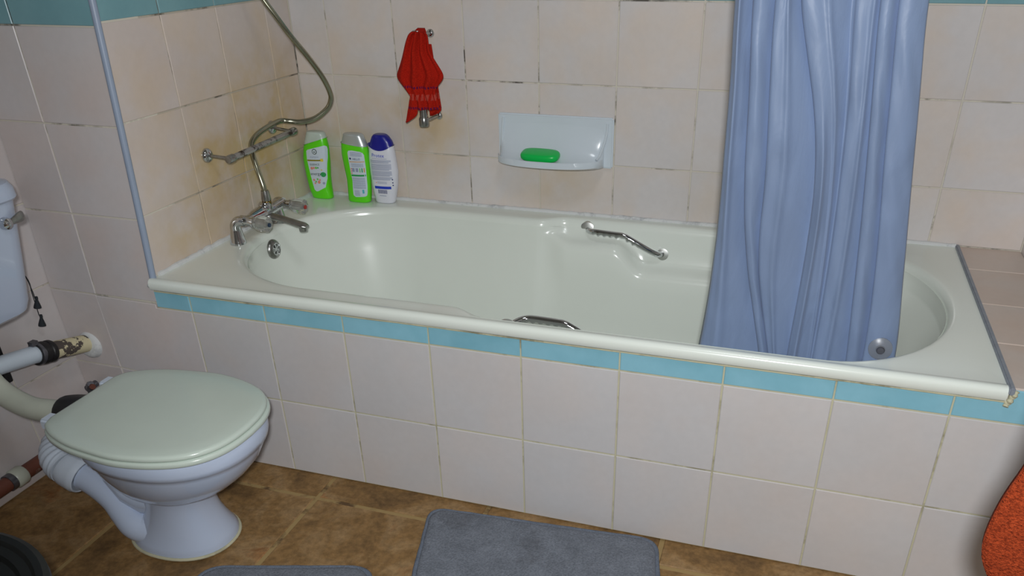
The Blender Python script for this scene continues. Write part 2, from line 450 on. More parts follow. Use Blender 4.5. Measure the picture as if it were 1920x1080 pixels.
for j in range(len(RN) - 1):
    a, b = RN[j], RN[j + 1]; mt = M['tile_blue_top'] if j == 5 else M['tile_nib']
    nrm = (0, -1, 0.05 if j > 1 else 0.01)
    poly_tile([nibp(zc(a), a), nibp(jn(a), a), nibp(jn(b), b), nibp(zc(b), b)], nrm, mt, nib)
    if j >= 2:
        poly_tile([nibp(jn(a), a), nibp(XL + 0.002, a), nibp(XL + 0.002, b), nibp(jn(b), b)], nrm, mt, nib)
# two tiles cross from the nib onto the bath front; the upper one is cut round the blue border
poly_tile([(jn(0), TH, 0), (0.006, TH, 0), (0.006, TH, 0.1995), (jn(.2188), TH, .2188)], (0, -1, 0.0), M['tile_nib'], nib)
poly_tile([(jn(.2188), TH, .2188), (0.006, TH, 0.1995), (0.006, TH, 0.4013), (XL, TH, 0.4013), (XL, TH, 0.410), (jn(.4117), TH, .4117)],
          (0, -1, 0.0), M['tile_nib'], nib)

# cistern wall
cw = MB().add([(zc(0) - .1, -2.0, 0), (zc(0) - TH, -2.0, 0), (zc(0) - TH, 0.1, 0), (zc(0) - .1, 0.1, 0),
               (zc(2.4) - .1, -2.0, 2.4), (zc(2.4) - TH, -2.0, 2.4), (zc(2.4) - TH, 0.1, 2.4), (zc(2.4) - .1, 0.1, 2.4)], BF)
cwall = tag(cw.build('wall_cistern', M['grout_light'], smooth=False), kind='structure')
YC = [0.012, -0.175, -0.375, -0.575, -0.775, -0.975, -1.175, -1.375]
quad_tiles(YC, [0, .0285, .2295, .424, .615, .808, 1.0, 1.1, 1.3], lambda u, v: (zc(v) - TH, u + 0.045 * v * (1 if u > 0 else 0), v), (1, 0, .065),
           lambda i, j: M['tile_blue_top'] if j == 6 else M['tile_nib'], cwall)

# bath front panel
pan = MB().box((-0.05, TH, 0.0), (XR + 0.01, 0.012, 0.4427)).build('wall_bath_front', M['grout_yellow'], smooth=False); tag(pan, kind='structure')
MB().box((-0.09, TH, 0.36), (-0.05, 0.012, 0.4427)).build('backing_board', M['grout_yellow'], pan, smooth=False)
XF = [0.006, 0.2014, 0.3957, 0.5963, 0.799, 1.0028, 1.2025, 1.4018, 1.5973, 1.797]
ZF = [0.0, 0.1995, 0.4013]
quad_tiles(XF, ZF, lambda u, v: (u, TH, v), (0, -1, 0), lambda i, j: M['tile_front'], pan)
quad_tiles([-0.0905] + XF[:-1], [0.4013, 0.4427], lambda u, v: (u, TH, v), (0, -1, 0), lambda i, j: M['tile_blue'], pan)
poly_tile([(1.5973, TH, .4013), (1.797, TH, .4013), (1.797, TH, .468), (1.683, TH, .468), (1.683, TH, .4427), (1.5973, TH, .4427)], (0, -1, 0), M['tile_blue'], pan)
for a, b in ((0, .1995), (.1995, .4013), (.4013, .468)):
    poly_tile([(1.797, TH, a), (XR, TH, a), (XR, TH, b), (1.797, TH, b)], (0, -1, 0), M['tile_blue'] if a > .4 else M['tile_front'], pan, gap=.002)

# tiled ledge at the foot end
led = MB().box((1.676, 0.004, 0.30), (XR + 0.003, YB + TH, 0.4675)).build('wall_ledge', M['grout_light'], smooth=False); tag(led, kind='structure')
yl = [0.002, 0.1817, 0.3706, 0.5715, YB]
for a, b in zip(yl, yl[1:]):
    poly_tile([(1.682, a, .4675), (XR, a, .4675), (XR, b, .4675), (1.682, b, .4675)], (0, 0, 1), M['tile_ledge'], led, gap=.002)

# floor tiles
fx = [-0.49, -0.085, 0.311, 0.712, 1.115, 1.517, 1.90]; fy = [-2.0, -1.69, -1.286, -0.884, -0.482, -0.082, 0.05]
for i in range(6):
    for j in range(6):
        a, b, c, d = fx[i], fx[i + 1], fy[j], fy[j + 1]
        poly_tile([(a, c, -.004), (b, c, -.004), (b, d, -.004), (a, d, -.004)], (0, 0, 1), M['floor_tile'], fl, gap=0.011, ch=0.0018)

# trims and sealant
t = MB(); a = 0.0075
Pz = [(0.46 + k * 0.1) for k in range(20)]
t.tube([(XL + 0.0005, ny(z) + 0.0035, z) for z in Pz], a, 12)
tag(t.build('trim_1', M['grey_trim'], smooth=True), kind='structure')
t = MB().box((1.6735, -0.012, 0.462), (1.6825, YB - 0.002, 0.4755))
tag(t.build('trim_2', M['grey_trim_worn'], smooth=False, bevel=0.002), kind='structure')
def bead(name, P, r=0.006, mat='caulk'):
    Q = crom(P, 6); b = MB(); b.tube(Q, [r * random.uniform(0.8, 1.2) for _ in Q], 10)
    return tag(b.build(name, M[mat]), kind='structure')
bead('trim_3', [(XL + .003 + k * (1.672 - XL) / 30, YB - 0.001, ZR + 0.001) for k in range(31)], .0065)
bead('trim_4', [(XL + 0.001, 0.03 + k * 0.069, ZR + 0.001) for k in range(11)], .0075)
bead('trim_5', [(XL - .004 + 0.0004 * k, -0.002 + k * .004, 0.452 + k * 0.0035) for k in range(7)], .005)
bead('trim_6', [(-0.085 + k * 0.088, -0.001, 0.4435 + random.uniform(-.0004, .0004)) for k in range(21)], .0016, 'grout_yellow')
bead('trim_7', [(1.676 + .002 * k, -0.006 + 0.004 * (k % 2), 0.437 + k * .006) for k in range(6)], .005, 'grout_yellow')

# ------------------------------------------------------------------ bath
bath = thing('bathtub', 'long cream bathtub with moulded side recesses, set between tiled walls', 'bathtub', (0.79, 0.357, 0.0))
YCEN = 0.357; XA, XBc = 0.27, 1.36; AX0, AX1 = 0.30, 0.27
def bw(x): return 0.300 + 0.034 * sstep(0.63, 0.71, x)
def rec(x): return sstep(0.645, 0.715, x) * (1 - sstep(1.40, 1.60, x))
def zled(x): return 0.432 - 0.016 * sstep(0.66, 0.73, x) - 0.060 * sstep(0.845, 0.925, x) + 0.076 * sstep(1.38, 1.58, x)
cols = []   # (edge point, skeleton point, outer point, x, end factor)
OX0, OX1, OY0, OY1 = XL + 0.001, 1.674, 0.018, YB - 0.001
def ray_rect(o, d):
    ts = []
    if d[0] > 1e-9: ts.append((OX1 - o[0]) / d[0])
    if d[0] < -1e-9: ts.append((OX0 - o[0]) / d[0])
    if d[1] > 1e-9: ts.append((OY1 - o[1]) / d[1])
    if d[1] < -1e-9: ts.append((OY0 - o[1]) / d[1])
    k = min(t_ for t_ in ts if t_ > 0); return (o[0] + d[0] * k, o[1] + d[1] * k)
def end_cols(cx, ax, a0, a1, corner, n):
    al = [a0 + (a1 - a0) * k / n for k in range(n + 1)]
    ca = math.atan2(corner[1] - YCEN, corner[0] - cx)
    if ca < min(a0, a1): ca += 2 * pi
    if ca > max(a0, a1): ca -= 2 * pi
    k = min(range(1, n), key=lambda i: abs(al[i] - ca)); al[k] = ca
    out = []
    for a_ in al:
        b_ = 0.300 if cx < 0.5 else 0.334
        r = 1 / sqrt((cos(a_) / ax) ** 2 + (sin(a_) / b_) ** 2)
        e = (cx + r * cos(a_), YCEN + r * sin(a_)); o_ = ray_rect((cx, YCEN), (cos(a_), sin(a_)))
        out.append((e, (cx, YCEN), o_, e[0], abs(cos(a_))))
    return out
# front side going +x, then right end, back side going -x, left end
n = 110
for k in range(1, n):
    x = XA + (XBc - XA) * k / n; cols.append(((x, YCEN - bw(x)), (x, YCEN), (x, OY0), x, 0))
iA = len(cols)
q = end_cols(XBc, AX1, -pi / 2, 0, (OX1, OY0), 24); cols += q
q = end_cols(XBc, AX1, 0, pi / 2, (OX1, OY1), 24); cols += q[1:]
for k in range(n - 1, 0, -1):
    x = XA + (XBc - XA) * k / n; cols.append(((x, YCEN + bw(x)), (x, YCEN), (x, OY1), x, 0))
q = end_cols(XA, AX0, pi / 2, pi, (OX0, OY1), 24); cols += q
q = end_cols(XA, AX0, pi, 1.5 * pi, (OX0, OY0), 24); cols += q[1:]
def profile(c):
    (ex, ey), (sx, sy), (ox, oy), x, ef = c
    d = Vector((sx - ex, sy - ey, 0)); L = d.length; d.normalize(); E_ = Vector((ex, ey, 0)); O_ = Vector((ox, oy, 0))
    R = rec(x) * (1 if ef < .999 else 0); zl = zled(x)
    pts = []
    out = (O_ - E_)
    for f in (1.0, 0.66, 0.33):
        pts.append(E_ + out * f + Vector((0, 0, ZR)))
    pts.append(E_ - d * 0.006 * min(1, out.length / .012) + Vector((0, 0, ZR + 0.0003)))
    def P_(o_, z): pts.append(E_ + d * o_ + Vector((0, 0, z)))
    P_(-.001, ZR - .0006); P_(.0035, ZR - .0026); P_(.0075, ZR - .0065); P_(.0102, ZR - .0125); P_(.0120, ZR - .020)
    P_(.0125 + .002 * R, ZR - .020 + (zl + .022 - ZR + .020) * .5)
    P_(.0135 + .006 * R, zl + .020); P_(.014 + .011 * R, zl + .012); P_(.0145 + .017 * R, zl + .0065); P_(.015 + .024 * R, zl + .003)
    P_(.0155 + .031 * R, zl - .0005); P_(.016 + .037 * R, zl - .0055); P_(.017 + .0415 * R, zl - .0125); P_(.018 + .0445 * R, zl - .022)
    ob = (.075 + .06 * ef if sx > 0.8 and ef else .075) + (0.03 * ef if sx < .5 else 0.13 * ef if ef else 0)
    o0 = .018 + .0445 * R; z0 = zl - .022; z1 = .17
    for f in (.2, .4, .6, .8, 1): P_(o0 + (ob - o0) * f, z0 + (z1 - z0) * f)
    P_(ob + .008, .145); P_(ob + .024, .122); P_(ob + .048, .106); P_(ob + .08, .10)
    f = (ob + .08) / L
    for g in (.35, .7): P_(L * (f + (1 - f) * g), .098)
    return pts
G = [profile(c) for c in cols]; nc = len(G); m_ = len(G[0])
V = [p for g in G for p in g]; F = []
for i in range(nc):
    j = (i + 1) % nc
    for k in range(m_ - 1): F.append((i * m_ + k, j * m_ + k, j * m_ + k + 1, i * m_ + k + 1))
F.append(tuple(i * m_ + m_ - 1 for i in range(nc)))
# rolled front lip
fr_idx = [i for i in range(nc) if abs(cols[i][2][1] - OY0) < 1e-6]
fr_idx.sort(key=lambda i: cols[i][2][0])
roll = [(0.018, ZR), (0.014, ZR + .0006), (0.010, ZR + .0022), (0.006, ZR + .0034), (0.001, ZR + .0034), (-0.0035, ZR + .0016), (-0.0065, ZR - .002), (-0.0078, ZR - .0065), (-0.0075, ZR - .0125), (-0.0062, ZR - .0185), (-0.0045, ZR - .0215), (0.003, ZR - .0215)]
base = len(V)
for i in fr_idx:
    for (y, z) in roll: V.append(Vector((cols[i][2][0], y, z)))
nr = len(roll)
for a_ in range(len(fr_idx) - 1):
    for k in range(nr - 1): F.append((base + a_ * nr + k, base + (a_ + 1) * nr + k, base + (a_ + 1) * nr + k + 1, base + a_ * nr + k + 1))
F.append(tuple(base + k for k in range(nr))); F.append(tuple(base + (len(fr_idx) - 1) * nr + k for k in range(nr))[::-1])
me = mesh('tub_shell', V, F); clean(me, merge=2e-5)
sh = obj('tub_shell', me, M['bath'], bath, smooth=True); sharp(me, 60)

# overflow
ov = MB(); oc = Vector((-0.0085, 0.362, 0.424)); on = Vector((1, 0, 0.10)).normalized()
ov.lathe([(0.0, .0045), (.0150, .0045), (.0165, .0058), (.0195, .0048), (.0240, .0015), (.0262, -.003), (.0262, -.012)], oc, on, 36)
of = ov.build('overflow_plate', M['dull_chrome'], bath)
gr = MB(); cc = oc + on * .0048; u_ = Vector((0, 1, 0)); w_ = on.cross(u_)
for k in range(6):
    a_ = k * pi / 3
    r = []
    for (rr, da) in ((.0042, -.30), (.0132, -.36), (.0142, 0), (.0132, .36), (.0042, .30)):
        r.append(cc + (u_ * cos(a_ + da) + w_ * sin(a_ + da)) * rr)
    gr.rings([r, [p + on * .0004 for p in r]])
gr.build('overflow_slots', M['dark_hole'], of, smooth=False)
ring = MB(); ring.lathe([(.0152, .0045), (.0160, .0066), (.0172, .0052)], oc, on, 36); ring.build('overflow_ring', M['chrome'], of)

# grip handles
def grip(mir):
    Y = (lambda y: 2 * YCEN - y) if mir else (lambda y: y)
    dz = 0.004 if mir else 0
    ctrl = [(.766, .678, .443), (.771, .664, .447), (.783, .650, .4500), (.800, .6435, .4515), (.835, .642, .4505), (.866, .642, .4495)]
    c2 = [(.876, .642, .4470), (.900, .642, .4350), (.930, .644, .4195), (.950, .650, .408), (.964, .660, .400), (.970, .674, .396)]
    P = crom(ctrl, 9) + crom(c2, 9)
    P = [Vector((p.x, Y(p.y), p.z + dz)) for p in P]
    Ls = [0]
    for a_, b_ in zip(P, P[1:]): Ls.append(Ls[-1] + (b_ - a_).length)
    def rf(i, a_):
        d = max(0, -cos(a_)); s_ = Ls[i]
        on_ = sstep(.035, .05, s_) * (1 - sstep(.16, .175, s_))
        return 1 + d * on_ * (.55 - .75 * abs(sin(pi * (s_ - .04) / .0165)))
    g = MB(); g.tube(P, [.0075] * len(P), 18, rad_fn=rf)
    h = g.build('grip_handle', M['chrome'], bath, auto=60)
    for (x, y, z) in ((.763, .6815, .4425), (.972, .678, .3945)):
        f = MB(); ax = Vector((0, -1 if not mir else 1, 0.12)).normalized()
        f.lathe([(0.0, .0045), (.015, .0042), (.021, .0025), (.0235, -.002), (.0235, -.02)], (x, Y(y), z + dz), ax, 30)
        f.build('flange', M['satin'], h)
grip(False); grip(True)
put(bath)

# ------------------------------------------------------------------ mixer tap
tap = thing('bath_mixer_tap', 'chrome bath mixer tap with clear handles and shower hose on the tub rim', 'tap', (-0.05, 0.36, ZR))
def ring_box(): pass
for (x, y, xb) in ((-0.043, 0.268, -0.040), (-0.040, 0.447, -0.036)):
    P = crom([(x, y, ZR - .001), (x, y, ZR + .012), (x, y, ZR + .032), (x + .001, y, ZR + .048), (x + .010, y + (.003 if y < .3 else -.003), ZR + .058), (x + .026, y + (.006 if y < .3 else -.006), ZR + .058)], 6)
    b = MB(); n_ = len(P); b.tube(P, [interp([(0, .0205), (.1, .020), (.45, .0135), (.7, .0125), (1, .0125)], i / (n_ - 1)) for i in range(n_)], 24)
    b.build('pillar_leg', M['chrome'], tap)
b = MB()
b.tube(crom([(-0.018, .272, .527), (-0.020, .30, .524), (-0.022, .325, .521), (-0.022, .36, .520), (-0.022, .395, .521), (-0.018, .443, .527)], 6), [interp([(0, .0125), (.2, .012), (.35, .017), (.55, .022), (.75, .017), (1, .0125)], i / 30) for i in range(31)], 24)
b.lathe([(.0, .0), (.017, .001), (.018, .01), (.0165, .026), (.012, .032), (.0, .033)], (-0.022, .372, .515), (0, 0, 1), 24)
b.build('cross_body', M['chrome'], tap)
for k, (y, z, hot) in enumerate(((.276, .528, False), (.441, .524, True))):
    b = MB(); b.lathe([(.0, -.012), (.0125, -.010), (.0125, .004), (.0105, .008), (.0105, .022), (.013, .024), (.013, .030), (.008, .032), (.008, .04), (.0, .041)], (-0.018, y, z), (1, -.03, -.06), 24)
    v_ = b.build('valve_neck', M['chrome'], tap)
    b = MB(); sg = 32
    pr = [(.006, .030), (.013, .031), (.0165, .038), (.019, .050), (.0195, .062), (.018, .069), (.010, .0715), (.0, .072)]
    ax = Vector((1, -.03, -.06)).normalized(); u1 = ax.orthogonal().normalized(); w1 = ax.cross(u1); o1 = Vector((-0.018, y, z)); RR = []
    for (r, h) in pr:
        RR.append([o1 + ax * h + (u1 * cos(2 * pi * q_ / sg) + w1 * sin(2 * pi * q_ / sg)) * max(1e-5, r * (1 + .07 * cos(8 * 2 * pi * q_ / sg))) for q_ in range(sg)])
    b.rings(RR); hd = b.build('tap_handle', M['clear'], tap, auto=50); hd['label'] = 'clear acrylic handle with a ' + ('red' if hot else 'dark blue') + ' centre button'
    b = MB(); b.lathe([(0, .030), (.0065, .031), (.0065, .066), (.0, .067)], o1, ax, 16); b.build('spindle', M['dull_chrome'], hd)
    b = MB(); b.lathe([(0, .0700), (.0055, .0702), (.005, .0745), (.0, .075)], o1, ax, 16); b.build('button', M['red_cap' if hot else 'blue_cap'], hd)
# spout
b = MB(); P = crom([(-0.020, .366, .512), (0.0, .366, .512), (.030, .366, .508), (.060, .366, .502), (.085, .366, .497), (.100, .366, .494)], 5); R = []
for i, p in enumerate(P):
    f = i / (len(P) - 1); w = interp([(0, .013), (.5, .0125), (.85, .0145), (1, .009)], f); h = interp([(0, .010), (.5, .0068), (.9, .0062), (1, .003)], f)
    R.append([p + Vector((0, w * cos(a_) * (abs(cos(a_)) ** -.2 if abs(cos(a_)) > .01 else 1), h * sin(a_))) for a_ in [2 * pi * q_ / 24 for q_ in range(24)]])
b.rings(R); b.lathe([(.0, 0), (.0105, .0), (.011, .012), (.010, .016), (.0, .016)], (.087, .366, .482), (0, 0, 1), 20)
b.build('spout', M['dull_chrome'], tap)
# hose riser
b = MB(); b.lathe([(.0, .0), (.0115, .0), (.0115, .010), (.0105, .011)], (-0.020, .3805, .538), (0, 0, 1), 24); b.build('brass_ring', M['brass'], tap)
b = MB(); b.lathe([(.0, .0), (.0115, .0), (.012, .004), (.0105, .018), (.0095, .026), (.0, .026)], (-0.020, .3805, .549), (0, 0, 1), 24); b.build('hose_nut', M['dull_chrome'], tap)
HP = [(-.020, .3805, .566), (-.024, .382, .59), (-.036, .388, .625), (-.053, .403, .660), (-.062, .418, .682), (-.063, .446, .697), (-.063, .49, .706), (-.060, .553, .7115), (-.040, .571, .7085), (-.015, .583, .706), (.02, .5983, .7137), (.05, .6144, .7355), (.064, .618, .757), (.070, .611, .78), (.07, .5852, .8219), (.06, .5509, .8714), (.04, .5134, .9274), (.02, .4897, .9771), (0, .475, 1.02), (-.02, .462, 1.08), (-.04, .45, 1.25), (-.055, .445, 1.6), (-.06, .44, 1.9)]
Q = crom(HP, 12); b = MB(); b.tube(Q, .0068, 14); b.build('shower_hose', M['hose'], tap, auto=80)
put(tap)

# ------------------------------------------------------------------ rails
def rail(name, label, F1, F2, B1, B2, n_, rb, mbar, over=.012, rarm=.0045, rf=.0175):
    t = thing(name, label, 'rail', F1)
    b1, b2 = Vector(B1), Vector(B2); d = (b2 - b1).normalized()
    b = MB(); b.tube([b1 - d * over, b1 - d * (over - .002), b1 + (b2 - b1) * .5, b2 + d * (over - .002), b2 + d * over], [rb * .85, rb, rb, rb, rb * .85], 20)
    b.build('bar', M[mbar], t)
    for e, s_ in ((b1, -1), (b2, 1)):
        b = MB(); b.lathe([(0, -.013), (rb * 1.1, -.012), (rb * 1.28, -.008), (rb * 1.28, .008), (rb * 1.1, .012), (0, .013)], e, d, 20); b.build('end_socket', M['dull_chrome'], t)
    for f, e in ((F1, b1), (F2, b2)):
        f = Vector(f); ax = (e - f).normalized()
        b = MB(); k = rf / .0175; b.lathe([(0, .0), (rf, .0), (rf, .004 * k), (.014 * k, .009 * k), (.006, .012 * k), (.0, .0125 * k)], f, Vector(n_), 24); fg = b.build('flange', M['chrome'], t)
        b = MB(); b.tube([f + ax * .004, e], rarm, 14); b.build('arm', M['dull_chrome'], t)
    put(t); return t
rail('towel_rail', 'corroded chrome rail on the tap end wall, hose looped behind it', (XL, .278, .684), (XL, .556, .693), (-.027, .283, .679), (-.027, .556, .6855), (1, 0, 0), .0078, 'corroded')
rail('towel_rail', 'chrome vertical rail under the red cloth on the back wall', (.322, YB, .918), (.330, YB, .7115), (.3235, .640, .921), (.3235, .640, .712), (0, -1, 0), .0105, 'dull_chrome', .012, .0045, .0105)

# ------------------------------------------------------------------ red face cloth
rc = thing('face_cloth', 'small red cloth with purple stripes draped over the upright rail', 'towel', (.33, .64, .93))
def cloth_sheet(name, Lt, Rt, z1, z0, yf, folds, nz=46, nx=44, thick=.003, uvz=(0.9317, 0.70), mat='red_towel', parent=None, wob=0.0, pinch=None):
    V = []; UV = []
    for i in range(nz + 1):
        z = z1 + (z0 - z1) * i / nz; a_, b_ = interp(Lt, z), interp(Rt, z)
        for j in range(nx + 1):
            s_ = j / nx; x = a_ + (b_ - a_) * s_
            y = yf(s_, z)
            for (c, w, amp) in folds:
                cc_ = c(z) if callable(c) else c
                y -= amp * math.exp(-((s_ - cc_) / w) ** 2)
            zz_ = z + wob * sin(s_ * 5 + 1)
            V.append((x, y, zz_)); UV.append((x * 8, (uvz[0] - z) / (uvz[0] - uvz[1])))
    F = [(i * (nx + 1) + j, (i + 1) * (nx + 1) + j, (i + 1) * (nx + 1) + j + 1, i * (nx + 1) + j + 1) for i in range(nz) for j in range(nx)]
    m = mesh(name, V, F); uvl = m.uv_layers.new(name='UV')
    for lp in m.loops: uvl.data[lp.index].uv = UV[lp.vertex_index]
    o = obj(name, m, M[mat], parent, smooth=True)
    md = o.modifiers.new('thickness', 'SOLIDIFY'); md.thickness = thick; md.offset = 0
    return o
Lz = smooth_tab([(.9317, .318), (.9286, .3087), (.9067, .2964), (.8697, .2796), (.835, .262), (.8241, .2565), (.812, .262), (.7969, .2748), (.7745, .2918), (.7485, .2900), (.735, .290)])
Rz = smooth_tab([(.9317, .352), (.928, .3599), (.8842, .3600), (.8602, .3736), (.8313, .3912), (.820, .388), (.8005, .3687), (.7851, .3631), (.76, .3727), (.7405, .3712)])
# main layer
cloth_sheet('cloth', Lz, Rz, .9317, .7455, lambda s_, z: .628 + .012 * ((s_ - .5) * 2) ** 2 * sstep(.93, .84, z), [(lambda z: .44 + .10 * (z - .8), .085, .016), (lambda z: .12 + .2 * (.93 - z), .09, .012), (lambda z: .72 + .25 * (.93 - z), .07, .013), (.97, .06, .008)], parent=rc)
cloth_sheet('cloth_top', sorted([(.9317, .320), (.937, .324)]), sorted([(.9317, .352), (.937, .344)]), .9375, .929, lambda s_, z: .628 + (z - .929) * 2.0, [], 6, 10, parent=rc)
cloth_sheet('corner_tail', sorted([(.80, .302), (.775, .296), (.7485, .2895), (.7405, .2868), (.7125, .2795)]), sorted([(.80, .310), (.775, .316), (.7485, .3165), (.7313, .3128), (.722, .300), (.7125, .283)]), .80, .7125, lambda s_, z: .6245 + .006 * sstep(.76, .80, z), [(.5, .3, .006)], 16, 14, parent=rc)
cloth_sheet('back_layer', sorted([(.90, .310), (.7435, .3336), (.7238, .3336)]), sorted([(.90, .352), (.7435, .3680), (.7340, .3648), (.7238, .337)]), .90, .7245, lambda s_, z: .657, [(.5, .3, -.004)], 24, 16, parent=rc)
put(rc)

# ------------------------------------------------------------------ soap dish and soap
sd = thing('soap_dish', 'white ceramic wall soap dish fixed to the back wall tiles', 'soap dish', (.66, YB, .6))
x0, x1, zt, zb = .5045, .8185, .7295, .6015
b = MB(); b.box((x0, YB - .010, zb), (x1, YB + .003, zt)); b.build('back_plate', M['dish'], sd, bevel=.004, seg=3)
b = MB(); R = []; ns = 40
for i in range(ns + 1):
    s_ = -1 + 2 * i / ns; x = .6525 + .143 * s_; arc = max(0, 1 - abs(s_) ** 2.4) ** .55
    p = .020 + .064 * arc; yb_ = YB - .010
    inner = [(yb_ + .004, .7245 - .0 * arc)]
    K = 14
    for k in range(K + 1):
        a_ = k / K
        yy = yb_ + .001 - (p - .006) * (a_ ** 1.6) * 1.0
        zzz = .7215 - (.7215 - .6195) * (1 - (1 - a_) ** 2.1)
        inner.append((yy, zzz))
    prof = inner + [(yb_ - p + .0045, .6235), (yb_ - p + .002, .6285), (yb_ - p - .001, .6295), (yb_ - p - .0035, .6275), (yb_ - p - .0035, .614), (yb_ - p * .8, .6075), (yb_ - p * .4, .6045), (yb_ + .004, .6045)]
    R.append([(x, y, z) for (y, z) in prof])
b.rings(R); b.build('bowl', M['dish'], sd, auto=50)
b = MB(); P = crom([(.520 + .01 * 0, YB - .012, .719), (.5165, YB - .012, .68), (.5175, YB - .014, .645)], 6)
b.tube(P, .0035, 8); b.build('raised_rim', M['dish'], sd); b = MB()
P = crom([(.803, YB - .011, .716), (.8015, YB - .013, .69), (.796, YB - .018, .665), (.7885, YB - .030, .640), (.783, YB - .044, .630)], 6); b.tube(P, .0035, 8)
b.build('raised_rim', M['dish'], sd); put(sd)

def rounded_bar(L, Wd, H, e=3.2, nz=10, n=40):
    R = []
    for i in range(nz + 1):
        f = -1 + 2 * i / nz; k = max(0.0, 1 - abs(f) ** 2.6) ** .5 * .22 + .78
        if i in (0, nz): k = .70
        R.append([(L / 2 * k * abs(cos(a_)) ** (2 / e) * (1 if cos(a_) > 0 else -1), Wd / 2 * k * abs(sin(a_)) ** (2 / e) * (1 if sin(a_) > 0 else -1), H / 2 * f) for a_ in [2 * pi * q_ / n for q_ in range(n)]])
    return R
b = MB(); b.rings(rounded_bar(.106, .050, .020))
so = b.build('soap_bar', M['soap'], auto=70); so.location = (.636, .666, .6375); so.rotation_euler = (radians(13), 0, radians(-4))
tag(so, 'bright green bar of soap lying in the white wall dish', 'soap')

# ------------------------------------------------------------------ bottles
class Bottle:
    def __init__(s, L, R, yc, depth, z0, z1, e=2.6):
        s.L = sorted((z, x) for x, z in L); s.R = sorted((z, x) for x, z in R); s.yc, s.d, s.z0, s.z1, s.e = yc, depth, z0, z1, e
    def ext(s, z): return interp(s.L, z), interp(s.R, z)
    def dep(s, z):
        return s.d * min(1, .8 + .2 * sstep(s.z0, s.z0 + .03, z)) * (1 - .22 * sstep(s.z1 - .06, s.z1, z))
    def front(s, x, z, off=.0007):
        a_, b_ = s.ext(z); c = (a_ + b_) / 2; w = (b_ - a_) / 2; f = min(.985, abs((x - c) / w))
        return s.yc - s.dep(z) * (1 - f ** s.e) ** (1 / s.e) - off
    def ring(s, z, k=1.0, n=44, grow=0.0):
        a_, b_ = s.ext(z); c = (a_ + b_) / 2; w = ((b_ - a_) / 2 + grow) * k; d = (s.dep(z) + grow) * k
        return [(c + w * abs(cos(t_)) ** (2 / s.e) * (1 if cos(t_) > 0 else -1), s.yc + d * abs(sin(t_)) ** (2 / s.e) * (1 if sin(t_) > 0 else -1), z) for t_ in [2 * pi * q_ / n for q_ in range(n)]]
    def shell(s, zlo, zhi, nz, grow=0.0, rbot=.004, rtop=.004, ztop=None, zbot=None):
        """zbot/ztop may be functions of x, cutting the shell along a slanted or curved line"""
        R = [s.ring(zlo, .86, grow=grow), s.ring(zlo + rbot * .25, .95, grow=grow)]
        for i in range(nz + 1):
            z = zlo + rbot + (zhi - rtop - zlo - rbot) * i / nz; R.append(s.ring(z, grow=grow))
        R += [s.ring(zhi - rtop * .25, .95, grow=grow), s.ring(zhi, .86, grow=grow)]
        if zbot: R = [[(x, y, max(z, zbot(x))) for (x, y, z) in r] for r in R]
        if ztop: R = [[(x, y, min(z, ztop(x))) for (x, y, z) in r] for r in R]
        return R
    def patch(s, name, poly, mat, parent, off=.0007, nz=14):
        """flat print: polygon (x,z) laid on the front face"""
        b = bmesh.new(); vs = [b.verts.new((x, 0, z)) for x, z in poly]; b.faces.new(vs)
        bmesh.ops.triangulate(b, faces=b.faces)
        zs = [z for _, z in poly]; z_lo, z_hi = min(zs), max(zs); xs = [x for x, _ in poly]; xl_, xh_ = min(xs), max(xs)
        k = max(1, int((z_hi - z_lo) / .008)); k2 = max(1, int((xh_ - xl_) / .006))
        for i in range(1, k): bmesh.ops.bisect_plane(b, geom=b.verts[:] + b.edges[:] + b.faces[:], plane_co=(0, 0, z_lo + (z_hi - z_lo) * i / k), plane_no=(0, 0, 1))
        for i in range(1, k2): bmesh.ops.bisect_plane(b, geom=b.verts[:] + b.edges[:] + b.faces[:], plane_co=(xl_ + (xh_ - xl_) * i / k2, 0, 0), plane_no=(1, 0, 0))
        for v in b.verts: v.co.y = s.front(v.co.x, v.co.z, off)
        for f in b.faces:
            f.normal_update()
            if f.normal.y > 0: f.normal_flip()
        m = bpy.data.meshes.new(name); b.to_mesh(m); b.free(); return obj(name, m, M[mat], parent)
    def text(s, name, txt, x, z, size, mat, parent, off=.0012, shear=0.0):
        c = bpy.data.curves.new(name, 'FONT'); c.body = txt; c.size = size; c.align_x = 'CENTER'; c.align_y = 'CENTER'; c.resolution_u = 2
        t_ = bpy.data.objects.new(name, c); C.objects.link(t_)
        dg = bpy.context.evaluated_depsgraph_get(); m = bpy.data.meshes.new_from_object(t_.evaluated_get(dg)); bpy.data.objects.remove(t_)
        for v in m.vertices:
            X, Z = x + v.co.x, z + v.co.y + shear * v.co.x; v.co = (X, s.front(X, Z, off), Z)
        m.materials.clear(); return obj(name, m, M[mat], parent)
def rect(x0, x1, z0, z1, sl=0.0): return [(x0, z0), (x1, z0 + sl), (x1, z1 + sl), (x0, z1)]
def disc(x, z, r, n=16, rz=None): return [(x + r * cos(2 * pi * k / n), z + (rz or r) * sin(2 * pi * k / n)) for k in range(n)]

ZB = ZR + .0005
